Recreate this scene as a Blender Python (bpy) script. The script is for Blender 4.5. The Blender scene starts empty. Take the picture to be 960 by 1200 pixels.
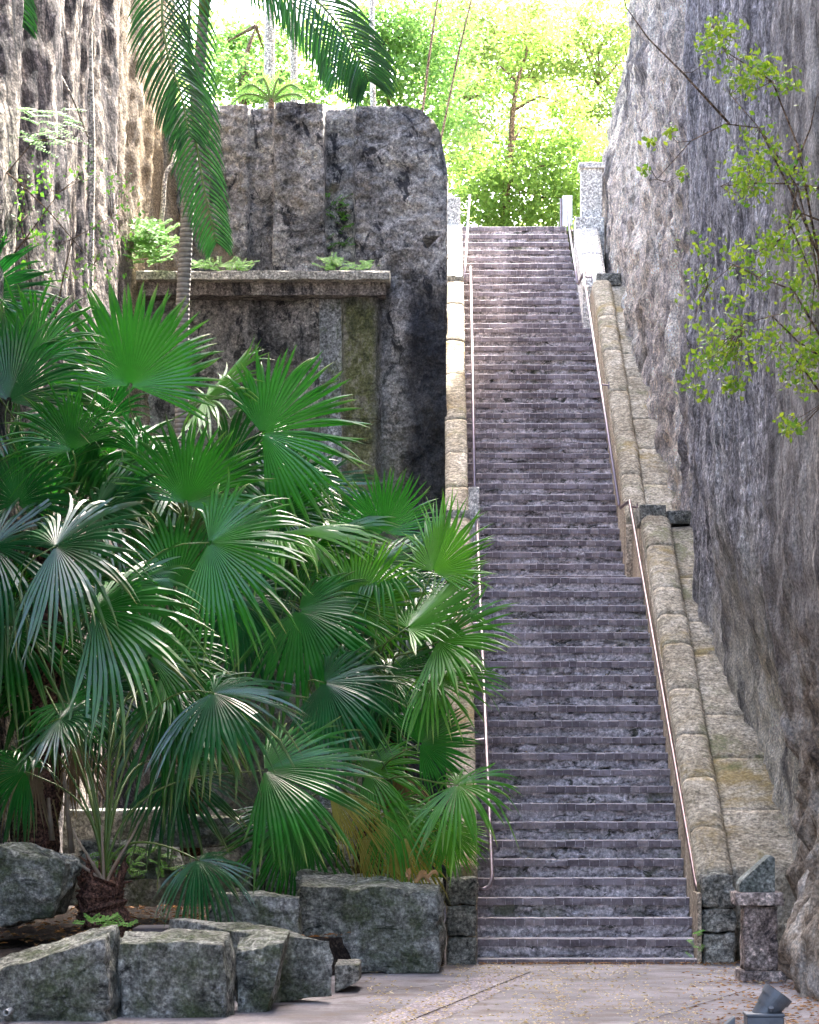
import bpy, math, random
import numpy as np
from mathutils import Vector, Matrix, noise, Euler

random.seed(7)
rng = np.random.default_rng(7)
sc = bpy.context.scene
COL = sc.collection
F, CX, HY, EYE = 3414.0, 516.0, 905.0, 1.62
R = math.radians

def at(px, py, Y):
    """photograph pixel at a depth of Y metres -> world point"""
    return Vector(((px - CX) * Y / F, Y, EYE - (py - HY) * Y / F))
def xat(px, Y): return (px - CX) * Y / F
def zat(py, Y): return EYE - (py - HY) * Y / F

# ------------------------------------------------------------------ helpers
def tag(o, label=None, cat=None, group=None, kind=None):
    if label: o['label'] = label
    if cat: o['category'] = cat
    if group: o['group'] = group
    if kind: o['kind'] = kind
    return o
def empty(name, loc=(0, 0, 0), label=None, cat=None, group=None):
    o = bpy.data.objects.new(name, None); COL.objects.link(o)
    o.location = loc; o.empty_display_size = .2
    return tag(o, label, cat, group)

class MB:
    tips = None
    def __init__(s): s.v = []; s.f = []; s.n = 0
    def add(s, V, Fc):
        V = np.asarray(V, dtype=float).reshape(-1, 3)
        s.v.append(V)
        s.f += [tuple(i + s.n for i in q) for q in Fc]
        s.n += len(V)
    def box(s, a, b, jit=0.0):
        (x0, y0, z0), (x1, y1, z1) = a, b
        V = [(x0,y0,z0),(x1,y0,z0),(x1,y1,z0),(x0,y1,z0),(x0,y0,z1),(x1,y0,z1),(x1,y1,z1),(x0,y1,z1)]
        if jit: V = [(p[0]+random.uniform(-jit,jit), p[1]+random.uniform(-jit,jit), p[2]+random.uniform(-jit,jit)) for p in V]
        s.add(V, [(0,3,2,1),(4,5,6,7),(0,1,5,4),(1,2,6,5),(2,3,7,6),(3,0,4,7)])
    def prism(s, poly, y0, y1):
        """poly in (x,z), extruded along y"""
        n = len(poly)
        V = [(x, y0, z) for x, z in poly] + [(x, y1, z) for x, z in poly]
        Fc = [tuple(range(n)), tuple(range(2*n-1, n-1, -1))]
        for i in range(n):
            j = (i+1) % n; Fc.append((j, i, i+n, j+n))
        s.add(V, Fc)
    def tube(s, pts, rad, seg=8, cap=True):
        pts = [Vector(p) for p in pts]; n = len(pts)
        if not hasattr(rad, '__len__'): rad = [rad]*n
        V = []; up = None
        for i, p in enumerate(pts):
            t = (pts[min(i+1, n-1)] - pts[max(i-1, 0)]).normalized()
            if up is None:
                up = Vector((0,0,1)) if abs(t.z) < .9 else Vector((1,0,0))
            a = t.cross(up)
            if a.length < 1e-5: a = t.orthogonal()
            a.normalize(); b = a.cross(t).normalized(); up = b
            for k in range(seg):
                c = 2*math.pi*k/seg
                V.append(p + (a*math.cos(c) + b*math.sin(c))*rad[i])
        Fc = []
        for i in range(n-1):
            for k in range(seg):
                k2 = (k+1) % seg
                Fc.append((i*seg+k, i*seg+k2, (i+1)*seg+k2, (i+1)*seg+k))
        if cap:
            Fc.append(tuple(range(seg-1, -1, -1))); Fc.append(tuple((n-1)*seg+k for k in range(seg)))
        s.add([tuple(v) for v in V], Fc)
    def build(s, name, mat, parent=None, smooth=False, bevel=0, base=None):
        me = bpy.data.meshes.new(name)
        V = np.concatenate(s.v) if s.v else np.zeros((0, 3))
        if base is not None: V = V - np.array(base)
        me.from_pydata(V.tolist(), [], s.f)
        me.materials.append(mat)
        if smooth:
            me.polygons.foreach_set('use_smooth', [True]*len(me.polygons))
        me.update()
        if s.tips: me.attributes.new('tip', 'FLOAT', 'POINT').data.foreach_set('value', s.tips)
        o = bpy.data.objects.new(name, me); COL.objects.link(o)
        if parent is not None:
            o.parent = parent
            o.location = -Vector(parent.location) if parent.parent is None else Vector((0, 0, 0))
        if base is not None: o.location = base
        if bevel:
            m = o.modifiers.new('bevel', 'BEVEL'); m.width = bevel; m.segments = 2; m.limit_method = 'ANGLE'
        return o

def bez(p0, p1, p2, p3, n=12):
    r = []
    for i in range(n+1):
        t = i/n; u = 1-t
        r.append(p0*u**3 + p1*3*u*u*t + p2*3*u*t*t + p3*t**3)
    return r
def interp(x, xs, ys): return float(np.interp(x, xs, ys))
def sm(a, b, x):
    t = min(1, max(0, (x-a)/(b-a))); return t*t*(3-2*t)
def fr(p, s, o=4):
    return noise.fractal(Vector(p)*s, 0.9, 2.1, o, noise_basis='PERLIN_ORIGINAL')
def ridg(p, s, o=4):
    return 1 - abs(noise.noise(Vector(p)*s))*2

# ------------------------------------------------------------------ materials
def newmat(name):
    m = bpy.data.materials.new(name); m.use_nodes = True
    nt = m.node_tree; nt.nodes.clear()
    out = nt.nodes.new('ShaderNodeOutputMaterial')
    b = nt.nodes.new('ShaderNodeBsdfPrincipled')
    nt.links.new(b.outputs[0], out.inputs[0])
    return m, nt, b, out
def N(nt, typ, **kw):
    n = nt.nodes.new(typ)
    for k, v in kw.items(): setattr(n, k, v)
    return n
def ramp(nt, fac, stops, interp='LINEAR'):
    r = N(nt, 'ShaderNodeValToRGB'); e = r.color_ramp.elements
    r.color_ramp.interpolation = interp
    while len(e) > 1: e.remove(e[-1])
    for i, (p, c) in enumerate(stops):
        if not hasattr(c, '__len__'): c = (c, c, c)
        el = e[0] if i == 0 else e.new(p)
        el.position = p; el.color = (*c, 1)
    nt.links.new(fac, r.inputs[0]); return r.outputs[0]
def mix(nt, fac, a, b, blend='MIX'):
    m = N(nt, 'ShaderNodeMix', data_type='RGBA', blend_type=blend)
    for s, v in ((m.inputs[0], fac), (m.inputs[6], a), (m.inputs[7], b)):
        if isinstance(v, (int, float)): s.default_value = v
        elif isinstance(v, tuple): s.default_value = (*v, 1)
        else: nt.links.new(v, s)
    return m.outputs[2]
def math_(nt, op, a, b=None, clamp=False):
    m = N(nt, 'ShaderNodeMath', operation=op, use_clamp=clamp)
    for s, v in zip(m.inputs, (a, b)):
        if v is None: continue
        if isinstance(v, (int, float)): s.default_value = v
        else: nt.links.new(v, s)
    return m.outputs[0]
def coords(nt, scale=(1, 1, 1), rot=(0, 0, 0), loc=(0, 0, 0)):
    tc = N(nt, 'ShaderNodeTexCoord'); mp = N(nt, 'ShaderNodeMapping')
    mp.inputs[1].default_value = loc; mp.inputs[2].default_value = rot; mp.inputs[3].default_value = scale
    nt.links.new(tc.outputs['Object'], mp.inputs[0]); return mp.outputs[0]
def noiseN(nt, vec, scale, detail=6, rough=.6, dist=0):
    n = N(nt, 'ShaderNodeTexNoise'); nt.links.new(vec, n.inputs['Vector'])
    n.inputs['Scale'].default_value = scale; n.inputs['Detail'].default_value = detail
    n.inputs['Roughness'].default_value = rough; n.inputs['Distortion'].default_value = dist
    return n.outputs[0]
def voro(nt, vec, scale, feature='F1'):
    n = N(nt, 'ShaderNodeTexVoronoi', feature=feature); nt.links.new(vec, n.inputs['Vector'])
    n.inputs['Scale'].default_value = scale; return n.outputs[0]

def rock(name, cols, stretch=(1, 1, .3), rot=(0, 0, 0), s1=.9, dark=(.03, .03, .035), dark_lo=.52, dark_w=.1,
         light=(.6, .56, .52), light_lo=.62, moss=None, moss_lo=.55, ochre=None, ochre_lo=.6, bump=.5, s2=7.0, loc=(0, 0, 0), extra=None, bdist=.05, streak=0, micro=42, cracks=0, cst=(1, 1, 1), mf=1.0, cf=.6):
    m, nt, b, out = newmat(name)
    st = coords(nt, stretch, rot, loc); iso = coords(nt, loc=loc)
    warp = noiseN(nt, iso, 1.3, 4)
    cols = [(.5+(p-.5)*.72, c) for p, c in cols]
    base = ramp(nt, noiseN(nt, st, s1, 10, .72, .6), cols)
    fine = noiseN(nt, iso, s2*3, 8, .75)
    base = mix(nt, 1.0, base, ramp(nt, fine, [(.36, .32), (.5, .95), (.64, 1.75)]), 'MULTIPLY')
    if streak:
        fs = noiseN(nt, coords(nt, (1, 1, streak), rot, loc), s2*2.6, 8, .75, .3)
        base = mix(nt, 1.0, base, ramp(nt, fs, [(.36, .38), (.5, 1.0), (.64, 1.8)]), 'MULTIPLY')
    # grime streaks
    g = noiseN(nt, st, s1*2.7, 10, .72, .9)
    base = mix(nt, ramp(nt, g, [(dark_lo, 0), (dark_lo+dark_w, .92)]), base, dark)
    if ochre:
        o = noiseN(nt, coords(nt, (1, 1, .6), loc=(3, 1, 7)), 1.1, 8, .7, .5)
        base = mix(nt, ramp(nt, o, [(ochre_lo, 0), (ochre_lo+.1, .8)]), base, ochre)
    if moss:
        o = noiseN(nt, coords(nt, (1, 1, .7), loc=(9, 4, 2)), 1.5, 9, .75, .3)
        base = mix(nt, ramp(nt, o, [(moss_lo, 0), (moss_lo+.12, .85)]), base, moss)
    # pale lichen and broken spots
    sp = noiseN(nt, iso, s2, 10, .78, .4)
    base = mix(nt, ramp(nt, sp, [(light_lo, 0), (light_lo+.06, .8)]), base, light)
    pit = noiseN(nt, iso, s2*1.9, 9, .8, .6)
    pitf = ramp(nt, pit, [(.60, 0), (.66, .8)])
    if extra: base = extra(nt, base)
    base = mix(nt, pitf, base, tuple(x*.8 for x in dark))
    mic = noiseN(nt, iso, micro, 3, .6)
    base = mix(nt, mf, base, ramp(nt, mic, [(.36, .52), (.5, 1.0), (.64, 1.6)]), 'MULTIPLY')
    crk = None
    if cracks:
        cv = coords(nt, cst, loc=loc)
        wn = N(nt, 'ShaderNodeTexNoise'); nt.links.new(cv, wn.inputs['Vector']); wn.inputs['Scale'].default_value = cracks*2.5; wn.inputs['Detail'].default_value = 6
        ad = N(nt, 'ShaderNodeMixRGB', blend_type='LINEAR_LIGHT'); ad.inputs[0].default_value = .35/cracks
        nt.links.new(cv, ad.inputs[1]); nt.links.new(wn.outputs[1], ad.inputs[2])
        ve = voro(nt, ad.outputs[0], cracks, 'DISTANCE_TO_EDGE')
        brk = ramp(nt, noiseN(nt, iso, cracks*1.4, 3), [(.5, 0), (.6, cf)])
        crk = math_(nt, 'MULTIPLY', ramp(nt, ve, [(.0, 1), (.018, .85), (.035, 0)]), brk)
        base = mix(nt, crk, base, (.02, .02, .018))
    nt.links.new(base, b.inputs['Base Color'])
    b.inputs['Roughness'].default_value = .92
    b.inputs['Specular IOR Level'].default_value = .25
    # bump
    h1 = noiseN(nt, coords(nt, (1, 1, max(.55, stretch[2])), rot, loc), s2*1.0, 12, .8, .5)
    v = voro(nt, iso, s2*2.2)
    h = math_(nt, 'ADD', math_(nt, 'MULTIPLY', h1, 1.4), math_(nt, 'MULTIPLY', v, .35))
    h = math_(nt, 'ADD', h, math_(nt, 'MULTIPLY', fine, .8))
    h = math_(nt, 'SUBTRACT', h, math_(nt, 'MULTIPLY', pitf, .35))
    h = math_(nt, 'ADD', h, math_(nt, 'MULTIPLY', mic, .35))
    if crk is not None: h = math_(nt, 'SUBTRACT', h, math_(nt, 'MULTIPLY', crk, .6))
    bp = N(nt, 'ShaderNodeBump'); bp.inputs['Strength'].default_value = bump; bp.inputs['Distance'].default_value = bdist
    nt.links.new(h, bp.inputs['Height']); nt.links.new(bp.outputs[0], b.inputs['Normal'])
    return m

def axis_mask(nt, axis, a, b, wob=.0, ws=.6):
    """0 below a, 1 above b along an object axis, wobbled"""
    tc = N(nt, 'ShaderNodeTexCoord'); sp = N(nt, 'ShaderNodeSeparateXYZ')
    nt.links.new(tc.outputs['Object'], sp.inputs[0])
    v = sp.outputs['XYZ'.index(axis)]
    if wob:
        n = noiseN(nt, coords(nt), ws, 5, .65)
        v = math_(nt, 'ADD', v, math_(nt, 'MULTIPLY', math_(nt, 'SUBTRACT', n, .5), wob))
    mr = N(nt, 'ShaderNodeMapRange'); nt.links.new(v, mr.inputs[0])
    mr.inputs[1].default_value = a; mr.inputs[2].default_value = b
    return mr.outputs[0]

M = {}
def right_extra(nt, base):
    # near end weathered brownish with pale vertical runs; far end broken cream and pink
    st = coords(nt, (1.2, 3.2, .22))
    n = noiseN(nt, st, 1.6, 10, .75, .3)
    runs = ramp(nt, n, [(.36, (.13, .11, .105)), (.48, (.36, .32, .29)), (.6, (.72, .67, .61))])
    near = math_(nt, 'SUBTRACT', 1.0, axis_mask(nt, 'Y', 22.2, 23.4, 1.6))
    base = mix(nt, math_(nt, 'MULTIPLY', near, .8), base, runs)
    far = axis_mask(nt, 'Y', 31.5, 33.5, 1.6)
    n2 = noiseN(nt, coords(nt, (1, .9, .22), (R(14), 0, 0)), 1.5, 10, .74, 1.0)
    creamy = ramp(nt, n2, [(.33, (.07, .065, .065)), (.40, (.40, .35, .33)), (.46, (.68, .57, .49)), (.52, (.88, .75, .61)), (.62, (.92, .86, .77))])
    creamy = mix(nt, 1.0, creamy, ramp(nt, noiseN(nt, coords(nt, (1, 1, .45)), 16, 9, .8, .4), [(.38, .3), (.5, 1.0), (.62, 1.5)]), 'MULTIPLY')
    base = mix(nt, math_(nt, 'MULTIPLY', far, .92), base, creamy)
    low = math_(nt, 'SUBTRACT', 1.0, axis_mask(nt, 'Z', 1.6, 3.2, 2.2, 1.1))
    n3 = noiseN(nt, coords(nt), 2.4, 10, .75, .8)
    rough = ramp(nt, n3, [(.35, (.07, .055, .045)), (.43, (.34, .26, .18)), (.51, (.6, .51, .40)), (.6, (.85, .8, .72))])
    base = mix(nt, math_(nt, 'MULTIPLY', low, .85), base, rough)
    band = math_(nt, 'MULTIPLY', axis_mask(nt, 'Y', 23.2, 24.4, 1.2), math_(nt, 'SUBTRACT', 1.0, axis_mask(nt, 'Y', 29.0, 30.2, 1.2)))
    band = math_(nt, 'MULTIPLY', band, math_(nt, 'SUBTRACT', 1.0, axis_mask(nt, 'Z', 2.6, 4.0, 1.8, .9)))
    n4 = noiseN(nt, coords(nt, (1, 1, .35), (R(20), 0, 0)), 1.8, 9, .7, .8)
    cr = ramp(nt, n4, [(.36, (.12, .11, .11)), (.44, (.4, .37, .32)), (.5, (.72, .66, .54)), (.6, (.88, .83, .73))])
    return mix(nt, math_(nt, 'MULTIPLY', band, .9), base, cr)
M['cliff_right'] = rock('grey limestone cliff', [(.3, (.14, .133, .14)), (.45, (.32, .30, .315)), (.58, (.47, .445, .455)), (.75, (.66, .63, .62))],
    stretch=(1, 1.2, .13), s1=1.7, dark=(.04, .037, .045), dark_lo=.54, light=(.72, .69, .67), light_lo=.57, bump=1.0, s2=6, extra=right_extra, bdist=.1, streak=.5, cracks=.45, cst=(1, 1, .22), mf=.75)
def left_extra(nt, base):
    far = axis_mask(nt, 'Y', 34.2, 36.6, 1.2)
    n = noiseN(nt, coords(nt, (1, 1.2, .12), (R(-6), 0, 0)), 2.0, 9, .7, .4)
    gold = ramp(nt, n, [(.36, (.16, .11, .06)), (.5, (.38, .28, .16)), (.64, (.62, .52, .38))])
    return mix(nt, math_(nt, 'MULTIPLY', far, .8), base, gold)
M['cliff_left'] = rock('streaked limestone cliff', [(.3, (.09, .08, .08)), (.45, (.22, .19, .18)), (.55, (.42, .35, .29)), (.7, (.66, .57, .48))],
    stretch=(1, 1.6, .10), rot=(R(-8), 0, 0), s1=2.0, dark=(.035, .035, .042), dark_lo=.51, dark_w=.06, light=(.68, .63, .57), light_lo=.6, bump=.9, s2=5.5, extra=left_extra, bdist=.06, streak=.3, cracks=.7, cst=(1, 1, .3))
def rear_extra(nt, base):
    # green film low down and a black speckled strip beside the stairs
    low = math_(nt, 'SUBTRACT', 1.0, axis_mask(nt, 'Z', 4.6, 7.4, 2.0, .8))
    g = ramp(nt, noiseN(nt, coords(nt, (1, 1, .5)), 2.2, 9, .72), [(.38, (.06, .065, .04)), (.5, (.22, .22, .12)), (.62, (.45, .44, .32))])
    base = mix(nt, math_(nt, 'MULTIPLY', low, .7), base, g)
    mx = math_(nt, 'MULTIPLY', axis_mask(nt, 'X', -1.24, -1.14, .2, 2), math_(nt, 'SUBTRACT', 1.0, axis_mask(nt, 'X', -.86, -.74, .25, 2)))
    mx = math_(nt, 'MULTIPLY', mx, math_(nt, 'SUBTRACT', 1.0, axis_mask(nt, 'Z', 7.3, 7.6)))
    gm = ramp(nt, noiseN(nt, coords(nt, (1, 1, .6)), 5, 9, .75), [(.4, (.09, .11, .03)), (.5, (.24, .26, .09)), (.6, (.5, .48, .36))])
    base = mix(nt, math_(nt, 'MULTIPLY', mx, .8), base, gm)
    blk = axis_mask(nt, 'X', -.52, -.34, .45, 1.2)
    blk = math_(nt, 'MULTIPLY', blk, math_(nt, 'SUBTRACT', 1.0, axis_mask(nt, 'Z', 7.2, 8.3, .8, 1.3)))
    spk = ramp(nt, noiseN(nt, coords(nt), 11, 8, .8), [(.4, (.010, .012, .018)), (.62, (.05, .055, .07)), (.75, (.3, .3, .3))])
    return mix(nt, math_(nt, 'MULTIPLY', blk, .85), base, spk)
M['rock_rear'] = rock('weathered quarried rock face', [(.3, (.15, .148, .148)), (.44, (.36, .345, .335)), (.56, (.6, .565, .53)), (.7, (.8, .76, .7))],
    stretch=(1, 1, .55), s1=1.5, dark=(.04, .043, .055), dark_lo=.54, dark_w=.06, light=(.82, .79, .76), light_lo=.585, ochre=(.48, .38, .25), ochre_lo=.56, bump=1.0, s2=6, extra=rear_extra, bdist=.08, cracks=.9, cst=(.7, 1, 2.2), cf=.5, mf=.7)
M['ledge'] = rock('weathered concrete ledge', [(.3, (.22, .21, .18)), (.5, (.42, .39, .33)), (.7, (.6, .56, .48))], stretch=(1, 1, .6), s1=2,
    dark=(.07, .07, .065), dark_lo=.56, light=(.7, .66, .6), moss=(.12, .15, .05), moss_lo=.62, bump=.4, s2=8)
M['frieze'] = rock('stained render', [(.3, (.12, .11, .10)), (.5, (.25, .22, .2)), (.7, (.48, .44, .38))], stretch=(1, 1, .3), s1=3,
    dark=(.03, .03, .035), dark_lo=.5, light=(.5, .42, .38), light_lo=.64, bump=.4, s2=8)
M['pilaster'] = rock('blue grey render with moss', [(.3, (.17, .18, .18)), (.5, (.32, .33, .33)), (.7, (.52, .52, .5))], stretch=(1, 1, .25), s1=3,
    dark=(.06, .08, .04), dark_lo=.5, dark_w=.16, light=(.5, .5, .48), light_lo=.66, moss=(.09, .12, .02), moss_lo=.5, bump=.4, s2=9)
M['coping'] = rock('warm limestone coping', [(.3, (.20, .165, .115)), (.5, (.31, .27, .2)), (.7, (.44, .39, .31))], stretch=(1, .6, .6), s1=2.4,
    dark=(.10, .085, .05), dark_lo=.56, dark_w=.12, light=(.6, .56, .48), light_lo=.62, ochre=(.25, .18, .06), ochre_lo=.55, moss=(.12, .13, .05), moss_lo=.55, bump=.55, s2=8, bdist=.03, mf=.45)
M['pier'] = rock('grey green weathered stone pier', [(.3, (.13, .13, .11)), (.5, (.27, .26, .22)), (.7, (.46, .44, .38))], s1=2.5, stretch=(1, 1, .8),
    dark=(.03, .035, .03), dark_lo=.55, light=(.6, .58, .52), moss=(.13, .14, .03), moss_lo=.57, bump=.8, s2=8, bdist=.04)
M['render'] = rock('brown stained render', [(.3, (.2, .15, .1)), (.5, (.36, .29, .21)), (.7, (.5, .43, .33))], s1=3, stretch=(1, 1, .2),
    dark=(.1, .06, .04), dark_lo=.54, dark_w=.2, light=(.56, .5, .42), light_lo=.66, bump=.3, s2=9, bdist=.02)
M['concrete_pale'] = rock('pale concrete', [(.3, (.44, .41, .37)), (.5, (.56, .53, .48)), (.7, (.68, .65, .6))], s1=3, stretch=(1, 1, .6),
    dark=(.3, .3, .28), dark_lo=.6, dark_w=.2, light=(.8, .79, .77), bump=.2, s2=9, bdist=.02)
M['riser'] = rock('cracked riser render', [(.3, (.35, .31, .32)), (.5, (.49, .445, .45)), (.7, (.60, .55, .56))], s1=1.8, stretch=(1, 1, 1.8),
    dark=(.045, .05, .035), dark_lo=.575, dark_w=.03, light=(.46, .42, .42), light_lo=.66, moss=(.14, .15, .09), moss_lo=.56, bump=.7, s2=8, bdist=.03, cracks=3.2, cst=(.5, 1, 2.4), cf=.7, mf=.45)
M['tread'] = rock('worn tread stone', [(.3, (.24, .21, .22)), (.5, (.36, .33, .34)), (.7, (.5, .46, .46))], s1=2, stretch=(1, 1, 1),
    dark=(.1, .1, .09), dark_lo=.6, light=(.6, .56, .52), bump=.4, s2=9, bdist=.02)
M['mortar'] = rock('pale mortar', [(.3, (.34, .31, .32)), (.7, (.52, .48, .48))], s1=5, dark=(.1, .1, .1), dark_lo=.62, bump=.3, s2=12, bdist=.01)
def mk_brick():
    m, nt, b, out = newmat('dark purple brick')
    g = N(nt, 'ShaderNodeNewGeometry')
    c = ramp(nt, g.outputs['Random Per Island'], [(0, (.115, .093, .10)), (.5, (.165, .138, .148)), (.85, (.225, .195, .2)), (1, (.3, .25, .24))])
    n = noiseN(nt, coords(nt), 18, 8, .75)
    c = mix(nt, 1.0, c, ramp(nt, n, [(.3, .5), (.5, 1), (.72, 1.7)]), 'MULTIPLY')
    w = noiseN(nt, coords(nt, loc=(4, 2, 1)), 2.2, 8, .7)
    c = mix(nt, ramp(nt, w, [(.53, 0), (.61, .85)]), c, (.30, .26, .28))
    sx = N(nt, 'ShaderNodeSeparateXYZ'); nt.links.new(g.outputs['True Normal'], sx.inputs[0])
    top_light = ramp(nt, sx.outputs[2], [(.35, 0), (.6, .85)])  # upward faces paler: skylight along the worn nosing edge painted into the colour
    c = mix(nt, top_light, c, (.40, .36, .37))
    nt.links.new(c, b.inputs['Base Color']); b.inputs['Roughness'].default_value = .8
    bp = N(nt, 'ShaderNodeBump'); bp.inputs['Strength'].default_value = .9; bp.inputs['Distance'].default_value = .02
    nt.links.new(n, bp.inputs['Height']); nt.links.new(bp.outputs[0], b.inputs['Normal'])
    return m
M['brick'] = mk_brick()
BC = [(.3, (.14, .145, .115)), (.45, (.30, .305, .26)), (.56, (.46, .46, .41)), (.72, (.66, .65, .6))]
for i in range(4):
    M['boulder%d' % i] = rock('grey green boulder stone %s' % 'abcd'[i], BC, s1=1.3, stretch=(1, 1, 1.2 if i != 3 else 2.5), loc=(i*5.3, i*2.1, i),
        dark=(.02, .024, .022), dark_lo=.56, dark_w=.08, light=(.52, .54, .54), light_lo=.6, moss=(.11, .14, .06), moss_lo=.51, bump=1.0, s2=6, bdist=.05, cracks=1.6, cst=(.6, 1, 1.4), cf=.45, mf=.8)
M['pedestal'] = rock('brown mottled stone', [(.3, (.12, .095, .085)), (.5, (.31, .25, .22)), (.7, (.6, .52, .46))], s1=2.6, stretch=(1, 1, 1),
    dark=(.035, .03, .035), dark_lo=.54, light=(.5, .45, .42), light_lo=.62, bump=.6, s2=9, bdist=.03)
M['plaque'] = rock('green grey slate', [(.3, (.08, .095, .08)), (.5, (.17, .185, .165)), (.7, (.28, .29, .26))], s1=3, stretch=(1, 1, 1),
    dark=(.05, .055, .05), dark_lo=.6, light=(.3, .3, .28), light_lo=.66, bump=.3, s2=10, bdist=.01)
def mk_ground():
    m, nt, b, out = newmat('mauve paving')
    iso = coords(nt)
    c = ramp(nt, noiseN(nt, iso, .9, 9, .7), [(.38, (.125, .11, .113)), (.48, (.20, .18, .184)), (.6, (.29, .265, .266))])
    f = noiseN(nt, iso, 34, 8, .85)
    c = mix(nt, 1.0, c, ramp(nt, f, [(.3, .6), (.5, 1), (.7, 1.5)]), 'MULTIPLY')
    d = noiseN(nt, iso, 2.2, 9, .72)
    c = mix(nt, ramp(nt, d, [(.5, 0), (.62, .8)]), c, (.13, .095, .075))
    nt.links.new(c, b.inputs['Base Color']); b.inputs['Roughness'].default_value = .85
    bp = N(nt, 'ShaderNodeBump'); bp.inputs['Strength'].default_value = .5; bp.inputs['Distance'].default_value = .02
    nt.links.new(f, bp.inputs['Height']); nt.links.new(bp.outputs[0], b.inputs['Normal'])
    return m
M['ground'] = mk_ground()
M['path_band'] = rock('paler paving band', [(.3, (.2, .17, .175)), (.5, (.28, .245, .25)), (.7, (.36, .32, .32))], s1=1.4, stretch=(1, 1, 1), dark=(.15, .11, .09), dark_lo=.6, light=(.5, .45, .42), bump=.3, s2=12, bdist=.01)
M['soil'] = rock('dark leaf mould', [(.3, (.018, .013, .01)), (.5, (.05, .036, .028)), (.7, (.11, .08, .06))], s1=3, stretch=(1, 1, 1), dark=(.012, .01, .008), light=(.2, .15, .1), bump=1.0, s2=12, bdist=.04)
M['forest'] = rock('forest floor', [(.3, (.05, .07, .02)), (.7, (.12, .12, .06))], s1=1, stretch=(1, 1, 1), bump=.5)

def leafmat(name, c1, c2, trans=.3, rough=.4, spec=.5, tcol=None, isl=True, coat=0):
    m, nt, b, out = newmat(name)
    g = N(nt, 'ShaderNodeNewGeometry')
    if isl:
        f = g.outputs['Random Per Island']
    else:
        f = ramp(nt, noiseN(nt, coords(nt), 2.5, 5, .7), [(.35, 0), (.65, 1)])
    c = mix(nt, f, c1, c2)
    if not isl:
        at_ = N(nt, 'ShaderNodeAttribute'); at_.attribute_name = 'tip'
        c = mix(nt, at_.outputs['Fac'], c, (.42, .38, .14))
    nt.links.new(c, b.inputs['Base Color']); b.inputs['Roughness'].default_value = rough
    b.inputs['Specular IOR Level'].default_value = spec
    if coat:
        b.inputs['Coat Weight'].default_value = coat; b.inputs['Coat Roughness'].default_value = .25
    t = N(nt, 'ShaderNodeBsdfTranslucent')
    if tcol: t.inputs[0].default_value = (*tcol, 1)
    else:
        nt.links.new(mix(nt, 1.0, c, (1.6, 1.5, .8), 'MULTIPLY'), t.inputs[0])
    ms = N(nt, 'ShaderNodeMixShader'); ms.inputs[0].default_value = trans
    nt.links.new(b.outputs[0], ms.inputs[1]); nt.links.new(t.outputs[0], ms.inputs[2])
    nt.links.new(ms.outputs[0], out.inputs[0])
    return m
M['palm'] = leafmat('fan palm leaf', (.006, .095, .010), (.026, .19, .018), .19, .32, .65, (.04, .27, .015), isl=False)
M['palm_light'] = leafmat('young and lit fan palm leaf', (.035, .18, .015), (.09, .27, .03), .28, .36, .5, (.14, .46, .02), isl=False)  # paler green for young leaves; lit and backlit look painted in too
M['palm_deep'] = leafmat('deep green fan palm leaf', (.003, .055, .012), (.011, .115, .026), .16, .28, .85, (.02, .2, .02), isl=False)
M['palm_yellow'] = leafmat('dying palm leaf', (.26, .2, .03), (.3, .3, .06), .3, .5, .4, (.4, .36, .05), isl=False)
M['feather'] = leafmat('feather palm leaf', (.006, .045, .014), (.015, .08, .024), .15, .32, .55, (.03, .15, .02))
M['petiole'] = leafmat('palm stalk', (.09, .16, .03), (.14, .2, .05), .05, .4, .5, isl=False)
M['petiole_dry'] = leafmat('dry palm stalk', (.25, .18, .12), (.42, .34, .26), .02, .7, .3, isl=False)
M['shrub'] = leafmat('bright shrub leaf', (.10, .24, .025), (.32, .42, .05), .4, .45, .4)
M['shrub_green'] = leafmat('green sprig leaf', (.05, .2, .03), (.14, .32, .05), .35, .45, .4)
M['fern'] = leafmat('fern green', (.08, .24, .03), (.2, .42, .06), .35, .5, .3)
M['tree_a'] = leafmat('sunny tree leaf', (.06, .15, .02), (.18, .27, .05), .5, .5, .3, (.30, .46, .09))
M['tree_b'] = leafmat('yellow green tree leaf', (.10, .19, .035), (.25, .33, .08), .5, .5, .3, (.42, .54, .16))
M['tree_c'] = leafmat('mid green tree leaf', (.05, .14, .03), (.14, .25, .06), .45, .45, .3, (.22, .42, .09))
M['fallen'] = leafmat('fallen leaf', (.5, .36, .16), (.62, .55, .4), .1, .7, .3)
M['fallen_brown'] = leafmat('brown fallen leaf', (.2, .09, .04), (.45, .25, .1), .1, .7, .3)
M['orange_leaf'] = leafmat('curled dry leaf', (.34, .2, .11), (.5, .34, .22), .2, .6, .3)

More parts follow.
